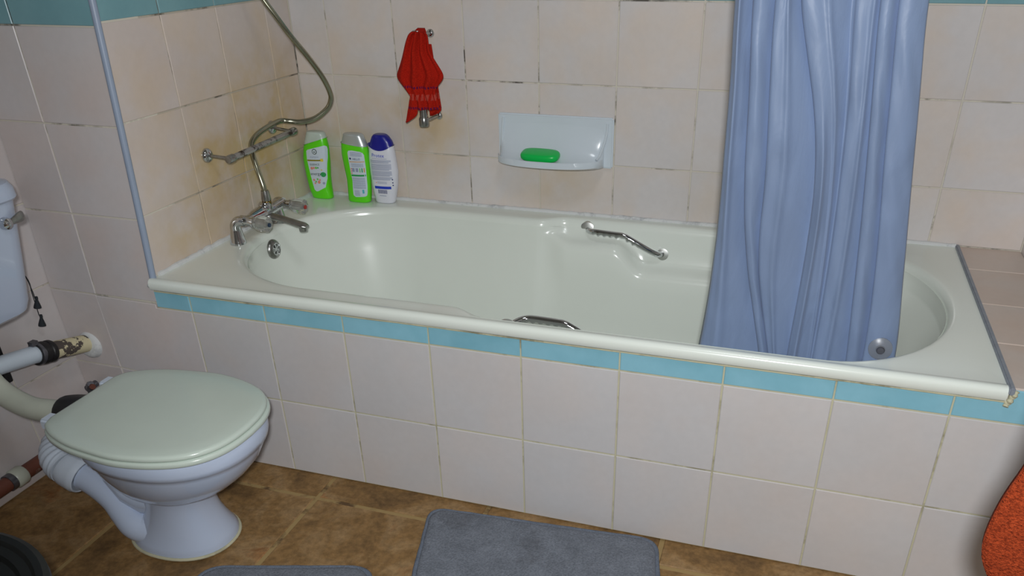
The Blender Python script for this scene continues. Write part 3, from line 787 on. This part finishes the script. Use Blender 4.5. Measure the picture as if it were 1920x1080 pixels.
# first: green shampoo in the corner
b1 = Bottle([(-.0765, .660), (-.0804, .6491), (-.0934, .6153), (-.1003, .5834), (-.0997, .5614), (-.0983, .5374), (-.094, .4968), (-.0875, .4704)],
            [(-.0155, .660), (-.0115, .6547), (-.0060, .6224), (-.0080, .5733), (-.0130, .5331), (-.0140, .5027), (-.0120, .4702)], .680, .0205, ZB, .660)
SH1 = .0145      # the corner bottle must clear the end wall
b1.L = [(z, x + SH1 * 1.0) for z, x in b1.L]; b1.R = [(z, x + .004) for z, x in b1.R]
t1 = thing('shampoo_bottle', 'lime green bottle with pale cap in the corner, its flowered front label showing', 'bottle', (-.05, .68, ZB))
cut1 = lambda x: .6215 + (x + .078) * .31
b = MB(); b.rings(b1.shell(ZB, .650, 26, ztop=cut1)); b.build('body', M['lime'], t1, auto=60)
b = MB(); b.rings(b1.shell(.612, .660, 10, grow=.0004, zbot=cut1, rtop=.003)); b.build('cap', M['capw'], t1, auto=60)
S = lambda L: [(x + .008, z) for x, z in L]
lb = b1.patch('label_panel', S([(-.0501, .4933), (-.0264, .5053), (-.0195, .530), (-.0165, .558), (-.0115, .590), (-.0085, .6133), (-.0100, .621), (-.0144, .6245), (-.040, .6185), (-.0660, .6115), (-.0712, .6075), (-.0725, .5840), (-.0695, .5545), (-.0654, .520), (-.0614, .4975), (-.0560, .4925)]), 'label', t1, .0006)
S2 = lambda x: x + .008
b1.patch('print', disc(S2(-.0441), .6073, .0078), 'p_dark', lb, .0010); b1.patch('print', disc(S2(-.0441), .6073, .0058), 'label', lb, .0013); b1.patch('print', disc(S2(-.0441), .6065, .0028, rz=.0016), 'p_dark', lb, .0016)
b1.patch('print', rect(S2(-.0715), S2(-.0235), .5795, .5835, .002), 'p_gold', lb, .0010)
b1.patch('print', rect(S2(-.0290), S2(-.0215), .5800, .5880), 'p_yellow', lb, .0013)
b1.text('lettering', 'shampoo', S2(-.047), .5925, .0075, 'p_grey', lb, shear=.05)
b1.text('lettering', 'ESSENCE', S2(-.049), .5705, .0078, 'p_dark', lb, shear=.05)
b1.text('lettering', 'energy', S2(-.050), .5440, .0125, 'p_dark', lb, shear=.05)
b1.patch('print', disc(S2(-.0275), .5425, .0072), 'p_green', lb, .0010)
for (x, z, r, c) in [(-.0600, .5595, .0042, 'p_pink'), (-.0530, .5610, .0032, 'p_pink'), (-.0460, .5615, .0036, 'p_lgreen'), (-.0400, .5620, .0022, 'p_green'),
                     (-.0580, .5260, .0034, 'p_pink'), (-.0520, .5215, .0030, 'p_lgreen'), (-.0425, .5205, .0046, 'p_pink'), (-.0390, .5270, .0026, 'p_pink'), (-.0550, .5165, .0026, 'p_pink'), (-.0290, .5175, .0036, 'p_grey'), (-.0460, .5290, .0030, 'p_lgreen'), (-.0300, .5560, .0020, 'p_yellow')]:
    b1.patch('print', disc(S2(x), z, r, 10), c, lb, .0011)
put(t1)
# second: green bottle seen from the back
b2 = Bottle([(.0575, .662), (.0564, .6551), (.0474, .6329), (.0455, .6049), (.0484, .5708), (.0522, .5342), (.0510, .5028), (.0480, .4704)],
            [(.1110, .662), (.1152, .6593), (.1251, .6335), (.1263, .6198), (.1250, .5759), (.1240, .5392), (.1223, .5082), (.1180, .4702)], .675, .0200, ZB, .662)
t2 = thing('shampoo_bottle', 'lime green bottle with silver cap beside the white one, its back text label showing', 'bottle', (.085, .675, ZB))
cut2 = lambda x: .6375 - (x - .047) * .12 + .0 * x
b = MB(); b.rings(b2.shell(ZB, .650, 26, ztop=cut2)); b.build('body', M['lime'], t2, auto=60)
b = MB(); b.rings(b2.shell(.618, .662, 10, grow=.0004, zbot=cut2, rtop=.003)); b.build('cap', M['silver'], t2, auto=60)
lb = b2.patch('label_panel', [(.0819, .4868), (.1097, .489), (.1155, .492), (.1175, .500), (.1195, .52), (.1205, .5445), (.1210, .5748), (.1205, .6070), (.1175, .6130), (.110, .6165), (.0869, .6191), (.0760, .6180), (.0729, .6130), (.0735, .590), (.0755, .560), (.0780, .535), (.0760, .51), (.0756, .4916)], 'label', t2, .0006)
X0, X1 = .079, .117
for z in (.6125, .6085, .6045): b2.patch('print', rect(X0 + .002, X1 - .002, z, z + .0016, -.001), 'p_grey', lb, .0010)
b2.text('lettering', 'HELLO', .098, .5955, .0075, 'p_navy', lb)
b2.patch('print', disc(.0795, .5965, .003, 10), 'p_navy', lb, .0010)
b2.patch('print', rect(.0755, .1195, .5865, .5885, .001), 'p_orange', lb, .0010)
for z in (.5815, .578, .5745): b2.patch('print', rect(X0 + .002, X1 - .001, z, z + .0014), 'p_grey', lb, .0010)
for x in (.0815, .0925): b2.patch('print', rect(x, x + .008, .560, .5705), 'p_grey', lb, .0009); 
for x, c in ((.1040, 'p_lgreen'), (.1100, 'p_green'), (.1155, 'p_orange')): b2.patch('print', rect(x, x + .0028, .5590, .5710), c, lb, .0011)
for z in (.5555, .562, .568): b2.patch('print', disc(.0795, z, .0022, 8), 'p_pink', lb, .0012)
b2.patch('print', rect(.0775, .1195, .5470, .5520, .0005), 'p_green', lb, .0010)
for k in range(9): b2.patch('print', rect(X0, X1 - .001, .5415 - k * .0036, .5431 - k * .0036), 'p_grey', lb, .0010)
for k in range(5): b2.patch('print', rect(X0 + .002, X0 + .018, .5055 - k * .0034, .5068 - k * .0034), 'p_grey', lb, .0010)
b2.patch('print', rect(.1050, .1105, .4985, .5095), 'p_teal', lb, .0010)
put(t2)
# third: white lotion bottle
b3 = Bottle([(.1440, .6600), (.1414, .6579), (.1330, .640), (.1265, .6246), (.1230, .5964), (.1225, .5558), (.1245, .5191), (.1310, .4704)],
            [(.1800, .6610), (.1850, .6580), (.1960, .6445), (.2009, .6291), (.2034, .6017), (.2068, .5619), (.2023, .5209), (.1894, .4702)], .688, .0210, ZB, .661)
t3 = thing('body_wash_bottle', 'white bottle with dark blue cap and blue printed back label', 'bottle', (.16, .688, ZB))
cut3 = lambda x: .6195 + .0135 * min(1.2, ((x - .1645) / .036) ** 2)
b = MB(); b.rings(b3.shell(ZB, .6345, 26, ztop=cut3)); b.build('body', M['lotion'], t3, auto=60)
b = MB(); b.rings(b3.shell(.608, .661, 14, grow=.0006, zbot=cut3, rtop=.006)); b.build('cap', M['navy'], t3, auto=60)
b3.text('lettering', 'Protex', .1600, .6065, .0140, 'p_blue', t3)
b3.patch('print', rect(.140, .186, .5975, .5985), 'p_grey', t3, .0010)
zt_ = .5935
for gsz in (3, 6, 5, 3):
    for k in range(gsz):
        b3.patch('print', rect(.1345, .1965 - (.006 if k == gsz - 1 else 0), zt_ - .0014, zt_, .001), 'p_grey', t3, .0010); zt_ -= .0031
    zt_ -= .0014
b3.patch('print', rect(.1455, .1480, .5290, .5315), 'p_orange', t3, .0010); b3.patch('print', rect(.1500, .1800, .5290, .5302), 'p_grey', t3, .0010); b3.patch('print', rect(.1500, .1800, .5325, .5337), 'p_grey', t3, .0010)
for z in (.5390, .5300, .5225): b3.patch('print', rect(.1945, .1975, z, z + .003), 'p_navy', t3, .0010)
b3.patch('print', rect(.1400, .1905, .5130, .5205, .0005), 'p_blue', t3, .0010)
for k in range(11): b3.patch('print', rect(.1500 + k * .0026, .1514 + k * .0026, .5000, .5110), 'p_navy', t3, .0010)
b3.patch('print', rect(.1530, .1740, .4930, .4945), 'p_grey', t3, .0010)
put(t3)

# ------------------------------------------------------------------ shower curtain
cur = thing('shower_curtain', 'grey blue shower curtain hanging in folds into the bath', 'curtain', (1.3, .13, 1.95))
def ln(L): return smooth_tab([(z, x) for x, z in L], .07, 120)
CR = [ln([(1.1405, 1.95), (1.1405, 1.0481), (1.1458, .9668), (1.1487, .8804), (1.149, .7882), (1.1522, .69), (1.1496, .5844), (1.1448, .4706), (1.1385, .422), (1.13, .33)]),
      ln([(1.17, 1.95), (1.1763, 1.0485), (1.1886, .9111), (1.1938, .7911), (1.1973, .7531), (1.2102, .6427), (1.2339, .5353), (1.2646, .4182), (1.28, .33)]),
      ln([(1.208, 1.95), (1.2116, 1.0488), (1.2212, .9124), (1.2345, .7625), (1.2347, .6274), (1.252, .5353), (1.2816, .4182), (1.30, .33)]),
      ln([(1.228, 1.95), (1.243, 1.09), (1.262, 1.00), (1.289, .93), (1.3154, .7989), (1.3198, .7534), (1.3219, .6755), (1.322, .5742), (1.3190, .4763), (1.3180, .4191), (1.318, .33)]),
      ln([(1.32, 1.95), (1.3273, 1.0501), (1.3448, .9172), (1.352, .8012), (1.358, .70), (1.362, .55), (1.362, .42), (1.36, .33)]),
      ln([(1.36, 1.95), (1.369, 1.0505), (1.38, .9595), (1.3898, .8629), (1.4011, .7556), (1.4114, .6397), (1.422, .5), (1.4287, .4243), (1.432, .33)]),
      ln([(1.385, 1.95), (1.3962, 1.0508), (1.412, .9198), (1.4226, .8057), (1.4387, .686), (1.4515, .55), (1.4560, .4785), (1.4570, .4283), (1.458, .33)]),
      ln([(1.425, 1.95), (1.4345, 1.0512), (1.4561, .8942), (1.4658, .8085), (1.4822, .6793), (1.5020, .52), (1.512, .4513), (1.513, .4329), (1.513, .33)])]
# per panel: depth at left edge, at right edge (behind the neighbour's lip), bulge, where the bulge peaks
PN = [(.008, .022, .018, .30), (-.006, .022, .014, .40), (-.010, .018, .008, .35), (-.006, .020, .010, .40), (.000, .014, .010, .45), (-.008, .018, .012, .40), (-.010, .004, .008, .45)]
NP = 22; cy0 = .135
def panel_y(p, w, z):
    dl, dr, am, pk = PN[p]
    ww = w ** (math.log(.5) / math.log(pk)); y = dl + (dr - dl) * w - am * sin(pi * ww) ** .8
    fade = .55 + .45 * sstep(.42, .8, z) if p in (2, 3) else 1
    y *= fade
    if p == 0: y -= .008 * math.exp(-((w - .28) / .09) ** 2) * 1.0
    if p == 2: y -= .006 * math.exp(-((w - .25 - .3 * (z - .6)) / .07) ** 2)
    if p == 3:
        y -= .012 * math.exp(-((w - .18) / .10) ** 2) * (1 - sstep(.75, .95, z)) + .006 * math.exp(-((w - .75 + .6 * (z - .6)) / .06) ** 2)
    if p == 4: y -= .006 * math.exp(-((w - .5 - .5 * (z - .7)) / .08) ** 2)
    return y
V = []; nz = 120; tot = None
for i in range(nz + 1):
    z = 1.95 - (1.95 - .34) * (i / nz) ** .85; z = max(z, .34); row = []
    for p in range(7):
        a_, b_ = interp(CR[p], z), interp(CR[p + 1], z)
        for k in range(NP):
            w = k / NP
            lip = .0045 * (math.exp(-(w / .08) ** 2) if p else 0)      # folds overlap their left neighbour
            x = a_ + (b_ - a_) * w - lip * 1.3 * (0 if p in (4,) else 1)
            y = cy0 - .02 * (z - .45) * (1 if z < 1.1 else 0) - (.013 if z >= 1.1 else 0) + panel_y(p, w, z)
            y += .0013 * sin(z * 23 + p * 2.1 + w * 5) * sin(pi * w) + .0005 * sin(z * 61 + w * 9 + p)
            row.append((x, y, z))
    row.append((interp(CR[7], z), cy0 + .012 - .02 * min(z - .45, .65), z)); tot = len(row); V += row
F = [(i * tot + j, (i + 1) * tot + j, (i + 1) * tot + j + 1, i * tot + j + 1) for i in range(nz) for j in range(tot - 1)]
m = mesh('curtain_sheet', V, F); cs = obj('curtain_sheet', m, M['curtain'], cur, smooth=True); cs.modifiers.new('t', 'SOLIDIFY').thickness = .0012
b = MB(); ax = Vector((0, -1, .12)).normalized()
b.lathe([(0, .006), (.007, .006), (.0085, .004), (.016, .0025), (.0215, .0), (.0215, -.003), (.0, -.003)], (1.4775, .1185, .4585), ax, 30)
sc_ = b.build('suction_cup', M['cup'], cur); sc_['label'] = 'round clear suction cup'
b = MB(); b.lathe([(0, .010), (.006, .0098), (.0075, .007), (.0075, .0045), (.0, .0045)], (1.4775, .1185, .4575), ax, 20); b.build('cup_knob', M['valve'], sc_)
b = MB(); b.tube([(XL, .12, 1.975), (XR, .12, 1.975)], .0125, 20); b.build('hanging_rod', M['chrome'], cur)
put(cur)

# ------------------------------------------------------------------ toilet
wc = thing('toilet', 'white ceramic toilet with closed ivory lid, standing left of the bath', 'toilet', (.10, -.275, 0))
YT = -.293
LID = [(-.054, .000), (-.054, .088), (-.046, .108), (-.030, .122), (0.0, .138), (.05, .1535), (.11, .162), (.155, .1655), (.195, .162), (.24, .152), (.284, .134), (.315, .110), (.336, .078), (.347, .040), (.350, .0)]
half = crom([(x, y, 0) for x, y in LID[1:]], 5)
out = [(p.x, p.y) for p in half]; out = out + [(x, -y) for x, y in out[::-1]][1:]
def outline(k, z, dx=0.0, cx=.15): return [(cx + (x - cx) * k + dx, YT + y * k, z) for x, y in out]
b = MB(); b.rings([outline(.965, .3105), outline(.985, .3115), outline(1.0, .3145), outline(1.0, .321), outline(.992, .3235), outline(.97, .3245)]); seat = b.build('seat', M['seat'], wc, auto=60)
b = MB(); b.rings([outline(.955, .3250, -.001), outline(.975, .3257, -.001), outline(.982, .3285, -.001), outline(.980, .3325, -.001), outline(.968, .3352, -.001), outline(.94, .3368, -.001), outline(.80, .3378, -.001), outline(.4, .3382, -.001)]); b.build('lid', M['seat'], wc, auto=60)
def sect(z, cx, rx, ry, yc=YT, e=2.2, n=48, back=None):
    r = []
    for k in range(n):
        a_ = 2 * pi * k / n; c_, s_ = cos(a_), sin(a_)
        rxx = rx if c_ > 0 or back is None else back
        r.append((cx + rxx * abs(c_) ** (2 / e) * (1 if c_ > 0 else -1), yc + ry * abs(s_) ** (2 / e) * (1 if s_ > 0 else -1), z))
    return r
S_ = [(0.0, .100, .117, .088, -.277), (.012, .100, .118, .089, -.277), (.022, .102, .112, .084, -.278), (.045, .108, .096, .074, -.280), (.075, .114, .082, .066, -.284), (.105, .119, .074, .062, -.287), (.135, .124, .074, .063, -.290),
      (.150, .127, .078, .067, -.291), (.158, .132, .090, .078, -.292), (.166, .138, .104, .090, -.292), (.185, .146, .128, .107, YT), (.210, .153, .150, .122, YT), (.235, .158, .166, .134, YT), (.262, .161, .177, .144, YT), (.272, .161, .180, .147, YT), (.2745, .161, .1845, .1515, YT), (.285, .161, .187, .154, YT), (.303, .161, .187, .155, YT), (.3095, .161, .184, .152, YT), (.3105, .161, .17, .14, YT)]
b = MB(); b.rings([sect(z, cx, rx, ry, yc) for (z, cx, rx, ry, yc) in S_])
# rear shelf carrying the hinges and the inlet
b.rings([[(x, YT + y * w_, z) for (x, y) in ((-.060, -.055), (-.045, -.075), (.05, -.11), (.05, .11), (-.045, .075), (-.060, .055))] for (z, w_) in ((.235, .75), (.262, .95), (.300, 1.0), (.3085, .97))])
b.build('pan', M['ceramic'], wc, auto=55)
b = MB(); P = crom([(.080, YT - .006, .052), (.045, YT - .028, .036), (.020, YT - .034, .044), (-.010, YT - .026, .064), (-.045, YT - .014, .088), (-.095, YT - .004, .110), (-.150, YT, .128)], 6)
b.tube([(.10, YT, .105), (.04, YT - .006, .100), (.0, YT - .006, .108), (-.03, YT, .14), (-.02, YT, .20)], [.04, .036, .030, .030, .03], 20)
n_ = len(P); b.tube(P, [interp([(0, .030), (.15, .034), (.35, .034), (.6, .030), (1, .031)], i / (n_ - 1)) for i in range(n_)], 24)
b.build('trap_outlet', M['ceramic'], wc)
for s_ in (-1, 1):
    b = MB(); b.box((-.074, YT + s_ * .078 - .016, .306), (-.046, YT + s_ * .078 + .016, .330)); h = b.build('hinge', M['white_plastic'], wc, bevel=.004, seg=3)
    b = MB(); b.lathe([(0, 0), (.008, 0), (.008, .018), (.0, .018)], (-.052, YT + s_ * .078, .287), (0, 0, 1), 12); b.build('hinge_bolt', M['black_rubber'], h)
b = MB(); b.tube([(x_, y_, .003) for (x_, y_, _z) in sect(0, .100, .1195, .0905, -.277)] + [(sect(0, .100, .1195, .0905, -.277)[0][0], -.277, .003)], .0035, 8); b.build('sealant_bead', M['grout_yellow'], wc)
put(wc)

pc = thing('pan_connector', 'white ribbed plastic waste connector at the back of the toilet', 'pipe', (-.15, YT, .12))
b = MB(); P = [Vector(p) for p in crom([(-.124, YT - .001, .119), (-.150, YT, .128), (-.165, YT + .002, .134)], 4)]
b.tube(P, [.0405, .0435, .0435, .043, .043, .043, .0425, .042, .041], 28, caps=False); b.tube(P, [.0375] * 9, 28, caps=False)
d0 = (P[1] - P[0]).normalized(); b.lathe([(.0372, .0), (.0390, -.0015), (.0408, .0)], P[0], d0, 28); co_ = b.build('collar', M['white_plastic'], pc)
b = MB(); b.lathe([(.0, .006), (.0376, .006), (.0376, .009), (.0, .009)], P[0], d0, 28); b.build('rubber_seal', M['cream_flaked'], co_)
P = crom([(-.163, YT + .002, .133), (-.190, YT + .012, .142), (-.215, YT + .040, .150), (-.228, YT + .085, .155), (-.230, YT + .15, .158), (-.230, YT + .285, .160)], 14)
b = MB(); b.tube(P, [.0425 + (.0022 * sin(i * 1.35) if i > 4 else 0) for i in range(len(P))], 28); b.build('ribbed_bend', M['white_plastic'], pc, auto=80); put(pc)

# cistern
ci = thing('toilet_cistern', 'white low level cistern mounted on the wall above the toilet', 'cistern', (-.33, -.33, .46))
def rrect(x0, x1, y0, y1, z, r, n=7):
    o_ = []
    for (cx, cy, a0) in ((x1 - r, y1 - r, 0), (x0 + .004, y1 - .004, pi / 2), (x0 + .004, y0 + .004, pi), (x1 - r, y0 + r, 1.5 * pi)):
        rr = r if cx > (x0 + x1) / 2 else .004
        for k in range(n): a_ = a0 + pi / 2 * k / (n - 1); o_.append((cx + rr * cos(a_), cy + rr * sin(a_), z))
    return o_
def cis(z, x1, h, r): return rrect(-.398, x1, -.315 - h, -.315 + h, z, r)
b = MB(); b.rings([cis(.452, -.262, .118, .040), cis(.4545, -.25, .132, .045), cis(.462, -.240, .144, .05), cis(.480, -.235, .150, .05), cis(.56, -.231, .164, .05), cis(.64, -.228, .178, .05), cis(.690, -.226, .186, .05)]); b.build('tank', M['ceramic'], ci)
b = MB(); b.rings([cis(.690, -.222, .190, .052), cis(.694, -.219, .193, .054), cis(.712, -.220, .192, .054), cis(.724, -.226, .186, .05), cis(.730, -.24, .172, .045)]); b.build('tank_lid', M['ceramic'], ci)
b = MB(); b.lathe([(0, .0), (.013, .0), (.013, .006), (.011, .013), (.006, .017), (.0, .018)], (-.229, -.192, .652), (1, 0, 0), 20); lv = b.build('flush_lever', M['chrome'], ci)
b = MB(); R = []
for (y, h, w) in ((-.192, .005, .004), (-.184, .006, .004), (-.172, .0085, .0045), (-.160, .0105, .005), (-.153, .0105, .0045), (-.150, .008, .003)):
    R.append([(-.217 + w * cos(a_) - .1 * (y + .19), y, .653 + (y + .19) * .10 + h * sin(a_)) for a_ in [2 * pi * q_ / 14 for q_ in range(14)]])
b.rings(R); b.build('lever_paddle', M['dull_chrome'], lv)
b = MB(); b.tube(crom([(-.312, YT, .458), (-.312, YT, .40), (-.309, YT, .355), (-.290, YT, .318), (-.255, YT, .294), (-.205, YT, .2795), (-.155, YT + .004, .2790), (-.105, YT + .006, .2835), (-.070, YT + .004, .288)], 7), .0245, 20)
b.build('flush_pipe', M['flush_white'], ci)
b = MB(); b.tube(crom([(-.125, YT + .005, .2815), (-.118, YT + .005, .282), (-.095, YT + .005, .284), (-.060, YT + .003, .286)], 4), [.028, .031, .033, .034, .035, .036, .037, .038, .039, .040, .041, .042, .042], 22)
b.build('rubber_cone', M['black_rubber'], ci)
b = MB(); b.box((-.404, -.198, .255), (-.389, -.178, .47)); b.build('support_bracket', M['black_rubber'], ci, bevel=.002)
put(ci)

# overflow pipe out of the nib wall
op = thing('overflow_pipe', 'flaking cream pipe with black rubber coupling leaving the wall beside cistern', 'pipe', (-.34, .0, .28))
A0, A1, A2, A3 = Vector((-.334, .022, .270)), Vector((-.340, -.100, .3025)), Vector((-.340, -.150, .315)), Vector((-.342, -.262, .335))
b = MB(); b.tube([A0, A0 * .5 + A1 * .5, A1 + (A2 - A1) * .1], .0215, 22); b.build('cream_pipe', M['cream_flaked'], op)
b = MB(); b.lathe([(0, 0), (.036, 0), (.035, .006), (.029, .014), (.023, .016), (.0, .016)], (-.331, .006, .2715), (0, -1, .2), 22); b.build('plaster_collar', M['caulk'], op)
dd = (A2 - A1).normalized(); b = MB(); b.lathe([(0, 0), (.0255, .0), (.0270, .003), (.0265, .011), (.0245, .013), (.0245, .017), (.0270, .019), (.0275, .026), (.0265, .032), (.0245, .034), (.0245, .040), (.0252, .043), (.0, .043)], A1 + dd * .0, dd, 26); rcp = b.build('rubber_coupling', M['black_rubber'], op)
b = MB(); b.lathe([(.0250, .0325), (.0264, .0335), (.0264, .0405), (.0250, .0415)], A1, dd, 26); b.box((A1.x - .006, A1.y - .046, A1.z + .033), (A1.x + .008, A1.y - .030, A1.z + .043)); b.build('hose_clamp', M['valve'], rcp)
b = MB(); b.tube(crom([A1 + dd * .04, A1 + dd * .06, A3, (-.350, -.34, .342), (-.38, -.40, .345)], 5), .0205, 20); b.build('white_pipe', M['pipe_white'], op)
put(op)

# stop valve
sv = thing('stop_valve', 'small grey stop valve low on the corner behind the toilet', 'valve', (-.352, -.01, .16))
b = MB(); b.tube([(-.352, .010, .158), (-.352, -.030, .158)], .009, 14); b.build('valve_body', M['valve'], sv)
b = MB(); b.lathe([(0, -.012), (.010, -.012), (.011, -.004), (.011, .006), (.008, .012), (.0, .012)], (-.348, -.022, .163), (.6, -.3, .7), 8); b.build('hex_nut', M['valve'], sv)
b = MB(); b.lathe([(0, 0), (.007, 0), (.007, .006), (0, .006)], (-.337, -.028, .166), (.9, -.3, .2), 12); b.build('valve_cap', M['rust_pipe'], sv)
b = MB(); b.tube([(-.352, -.024, .158), (-.352, -.026, .10), (-.352, -.03, -.01)], .006, 12); b.build('supply_pipe', M['valve'], sv); put(sv)

# floor pipe
fp = thing('waste_pipe', 'rusty red brown pipe with pale joint running low along the wall', 'pipe', (-.36, -.3, .05))
b = MB(); b.tube([(-.360, .02, .052), (-.358, -.25, .055), (-.356, -.60, .058), (-.356, -.9, .058)], .0175, 18); b.build('iron_pipe', M['rust_pipe'], fp)
b = MB(); dd = Vector((0, -1, .01)).normalized(); b.lathe([(0, 0), (.021, 0), (.0235, .004), (.0235, .026), (.021, .030), (0, .030)], (-.358, -.262, .0555), dd, 20); b.build('pipe_joint', M['flush_white'], fp)
b = MB(); b.lathe([(0, 0), (.0205, 0), (.0205, .014), (0, .014)], (-.358, -.292, .0555), dd, 20); b.build('pipe_ring', M['valve'], fp)
put(fp)

# tasselled cord
tc_ = thing('cord_with_tassels', 'thin dark cord with two black tassels hanging beside the cistern', 'cord', (-.38, -.07, .45))
b = MB(); b.tube(crom([(-.402, -.130, .66), (-.392, -.100, .56), (-.382, -.068, .478), (-.379, -.064, .44), (-.380, -.0625, .415)], 5), .0011, 6)
b.tube(crom([(-.402, -.132, .66), (-.390, -.100, .55), (-.380, -.066, .472), (-.377, -.068, .43), (-.379, -.068, .375)], 5), .0010, 6); b.build('string', M['cord'], tc_)
for (x, y, z) in ((-.380, -.0625, .400), (-.379, -.0675, .356)):
    b = MB(); b.lathe([(0, .021), (.0028, .020), (.0035, .015), (.0030, .012), (.0048, .006), (.0078, -.004), (.0082, -.008), (0, -.0075)], (x, y, z), (.1, .15, 1), 12); b.build('tassel', M['cord'], tc_)
put(tc_)

# ------------------------------------------------------------------ bath mats
def mat_obj(name, label, corners, r, th, group=None):
    P = [Vector((x, y, 0)) for x, y in corners]; n_ = len(P); O_ = []
    for i in range(n_):
        a_, b_, c_ = P[i - 1], P[i], P[(i + 1) % n_]; u1 = (a_ - b_).normalized(); u2 = (c_ - b_).normalized()
        for k in range(9):
            t_ = k / 8; p0, p1 = b_ + u1 * r, b_ + u2 * r
            O_.append(p0 * (1 - t_) ** 2 + b_ * 2 * t_ * (1 - t_) + p1 * t_ ** 2)
        L = int((c_ - b_).length / .03)
        for k in range(1, L): 
            q0, q1 = b_ + u2 * r, c_ - u2 * r; O_.append(q0 + (q1 - q0) * k / L + Vector((random.uniform(-.0008, .0008), random.uniform(-.0008, .0008), 0)))
    cen = sum(O_, Vector()) / len(O_)
    def rg(d, z): 
        o2 = []
        for p in O_:
            v = p - cen; o2.append(cen + v * (1 - d / v.length) + Vector((0, 0, z)))
        return o2
    t = thing(name, label, 'mat', (cen.x, cen.y, .0)); zf = .0006
    b = MB(); b.rings([rg(.002, zf), rg(0, zf + .003), rg(.0, zf + .006), rg(.003, zf + .0085), rg(.007, zf + .009), rg(.011, zf + .007)], True, False); b.build('binding', M['mat_edge'], t, auto=80)
    b = MB(); R = [rg(.009, zf + .004), rg(.0105, zf + .008), rg(.014, zf + .0110), rg(.022, zf + .0122)]
    for d in (.05, .09, .13): R.append([(p.x, p.y, p.z + random.uniform(-.0006, .0006)) for p in rg(d, zf + .0125)])
    b.rings(R, False, True); b.build('plush', M['mat'], t, auto=80); put(t)
mat_obj('bath_mat', 'grey plush bath mat lying against the tiled bath front', [(.585, -.047), (.735, -.62), (1.235, -.60), (1.107, -.008)], .045, .012)
ux, uy = Vector((.3045, .0916)).normalized(), None
c0 = Vector((.205, -.366)); c1 = c0 + ux * .372; dn = Vector((ux.y, -ux.x))
mat_obj('toilet_mat', 'smaller grey plush mat on the brown floor before the toilet', [tuple(c0), tuple(c0 + dn * .32), tuple(c1 + dn * .32), tuple(c1)], .06, .012)

# ------------------------------------------------------------------ bin
bn = thing('waste_bin', 'round black plastic bin standing at the lower left of the toilet', 'bin', (.10, -.88, 0))
bx, by = .109, -.887
b = MB(); b.lathe([(0, 0), (.165, .0), (.170, .004), (.188, .14), (.205, .285), (.213, .287), (.213, .294), (.205, .294), (.19, .14), (.165, .006)], (bx, by, 0), (0, 0, 1), 64); b.build('bucket', M['bin'], bn)
b = MB(); b.lathe([(0, .262), (.120, .262), (.135, .266), (.150, .268), (.155, .276), (.165, .278), (.170, .284), (.185, .286), (.190, .294), (.203, .296), (.208, .302), (.2175, .3035), (.2255, .298), (.2265, .288), (.219, .286)], (bx, by, 0), (0, 0, 1), 64); b.V = [Vector((bx + (v.x - bx) * 1.06, by + (v.y - by) * 1.06, v.z)) for v in b.V]; b.build('bin_lid', M['bin'], bn)
put(bn)

# ------------------------------------------------------------------ orange towel at the right edge
ot = thing('orange_towel', 'orange terry towel hanging at the right edge in front of the bath', 'towel', (1.66, -.6, 1.1))
lt = smooth_tab([(.545, 1.543), (.556, 1.530), (.575, 1.520), (.60, 1.517), (.65, 1.521), (.70, 1.533), (.80, 1.540), (1.12, 1.545)], .02, 60)
rt = sorted([(1.12, 1.77), (.545, 1.775)])
for nm, yy, z0_, dx_ in (('front_fall', -.610, .545, 0), ('back_fall', -.590, .565, .012)):
    cloth_sheet(nm, [(z, x + dx_) for z, x in lt], rt, 1.112, z0_, lambda s_, z, yy=yy: yy + .004 * sin(s_ * 14 + z * 4), [(.25, .08, .008), (.6, .1, .010)], 50, 40, .012, mat='orange_towel', parent=ot)
cloth_sheet('hem', [(.5, 1.545), (.556, 1.5325)], [(.5, 1.775), (.56, 1.775)], .556, .543, lambda s_, z: -.612, [(.25, .08, .008), (.6, .1, .010)], 4, 40, .0135, mat='orange_towel', parent=ot)
b = MB(); b.tube([(1.50, -.60, 1.105), (XR + .002, -.60, 1.105)], .009, 16); b.build('hanging_rod', M['chrome'], ot)
put(ot)
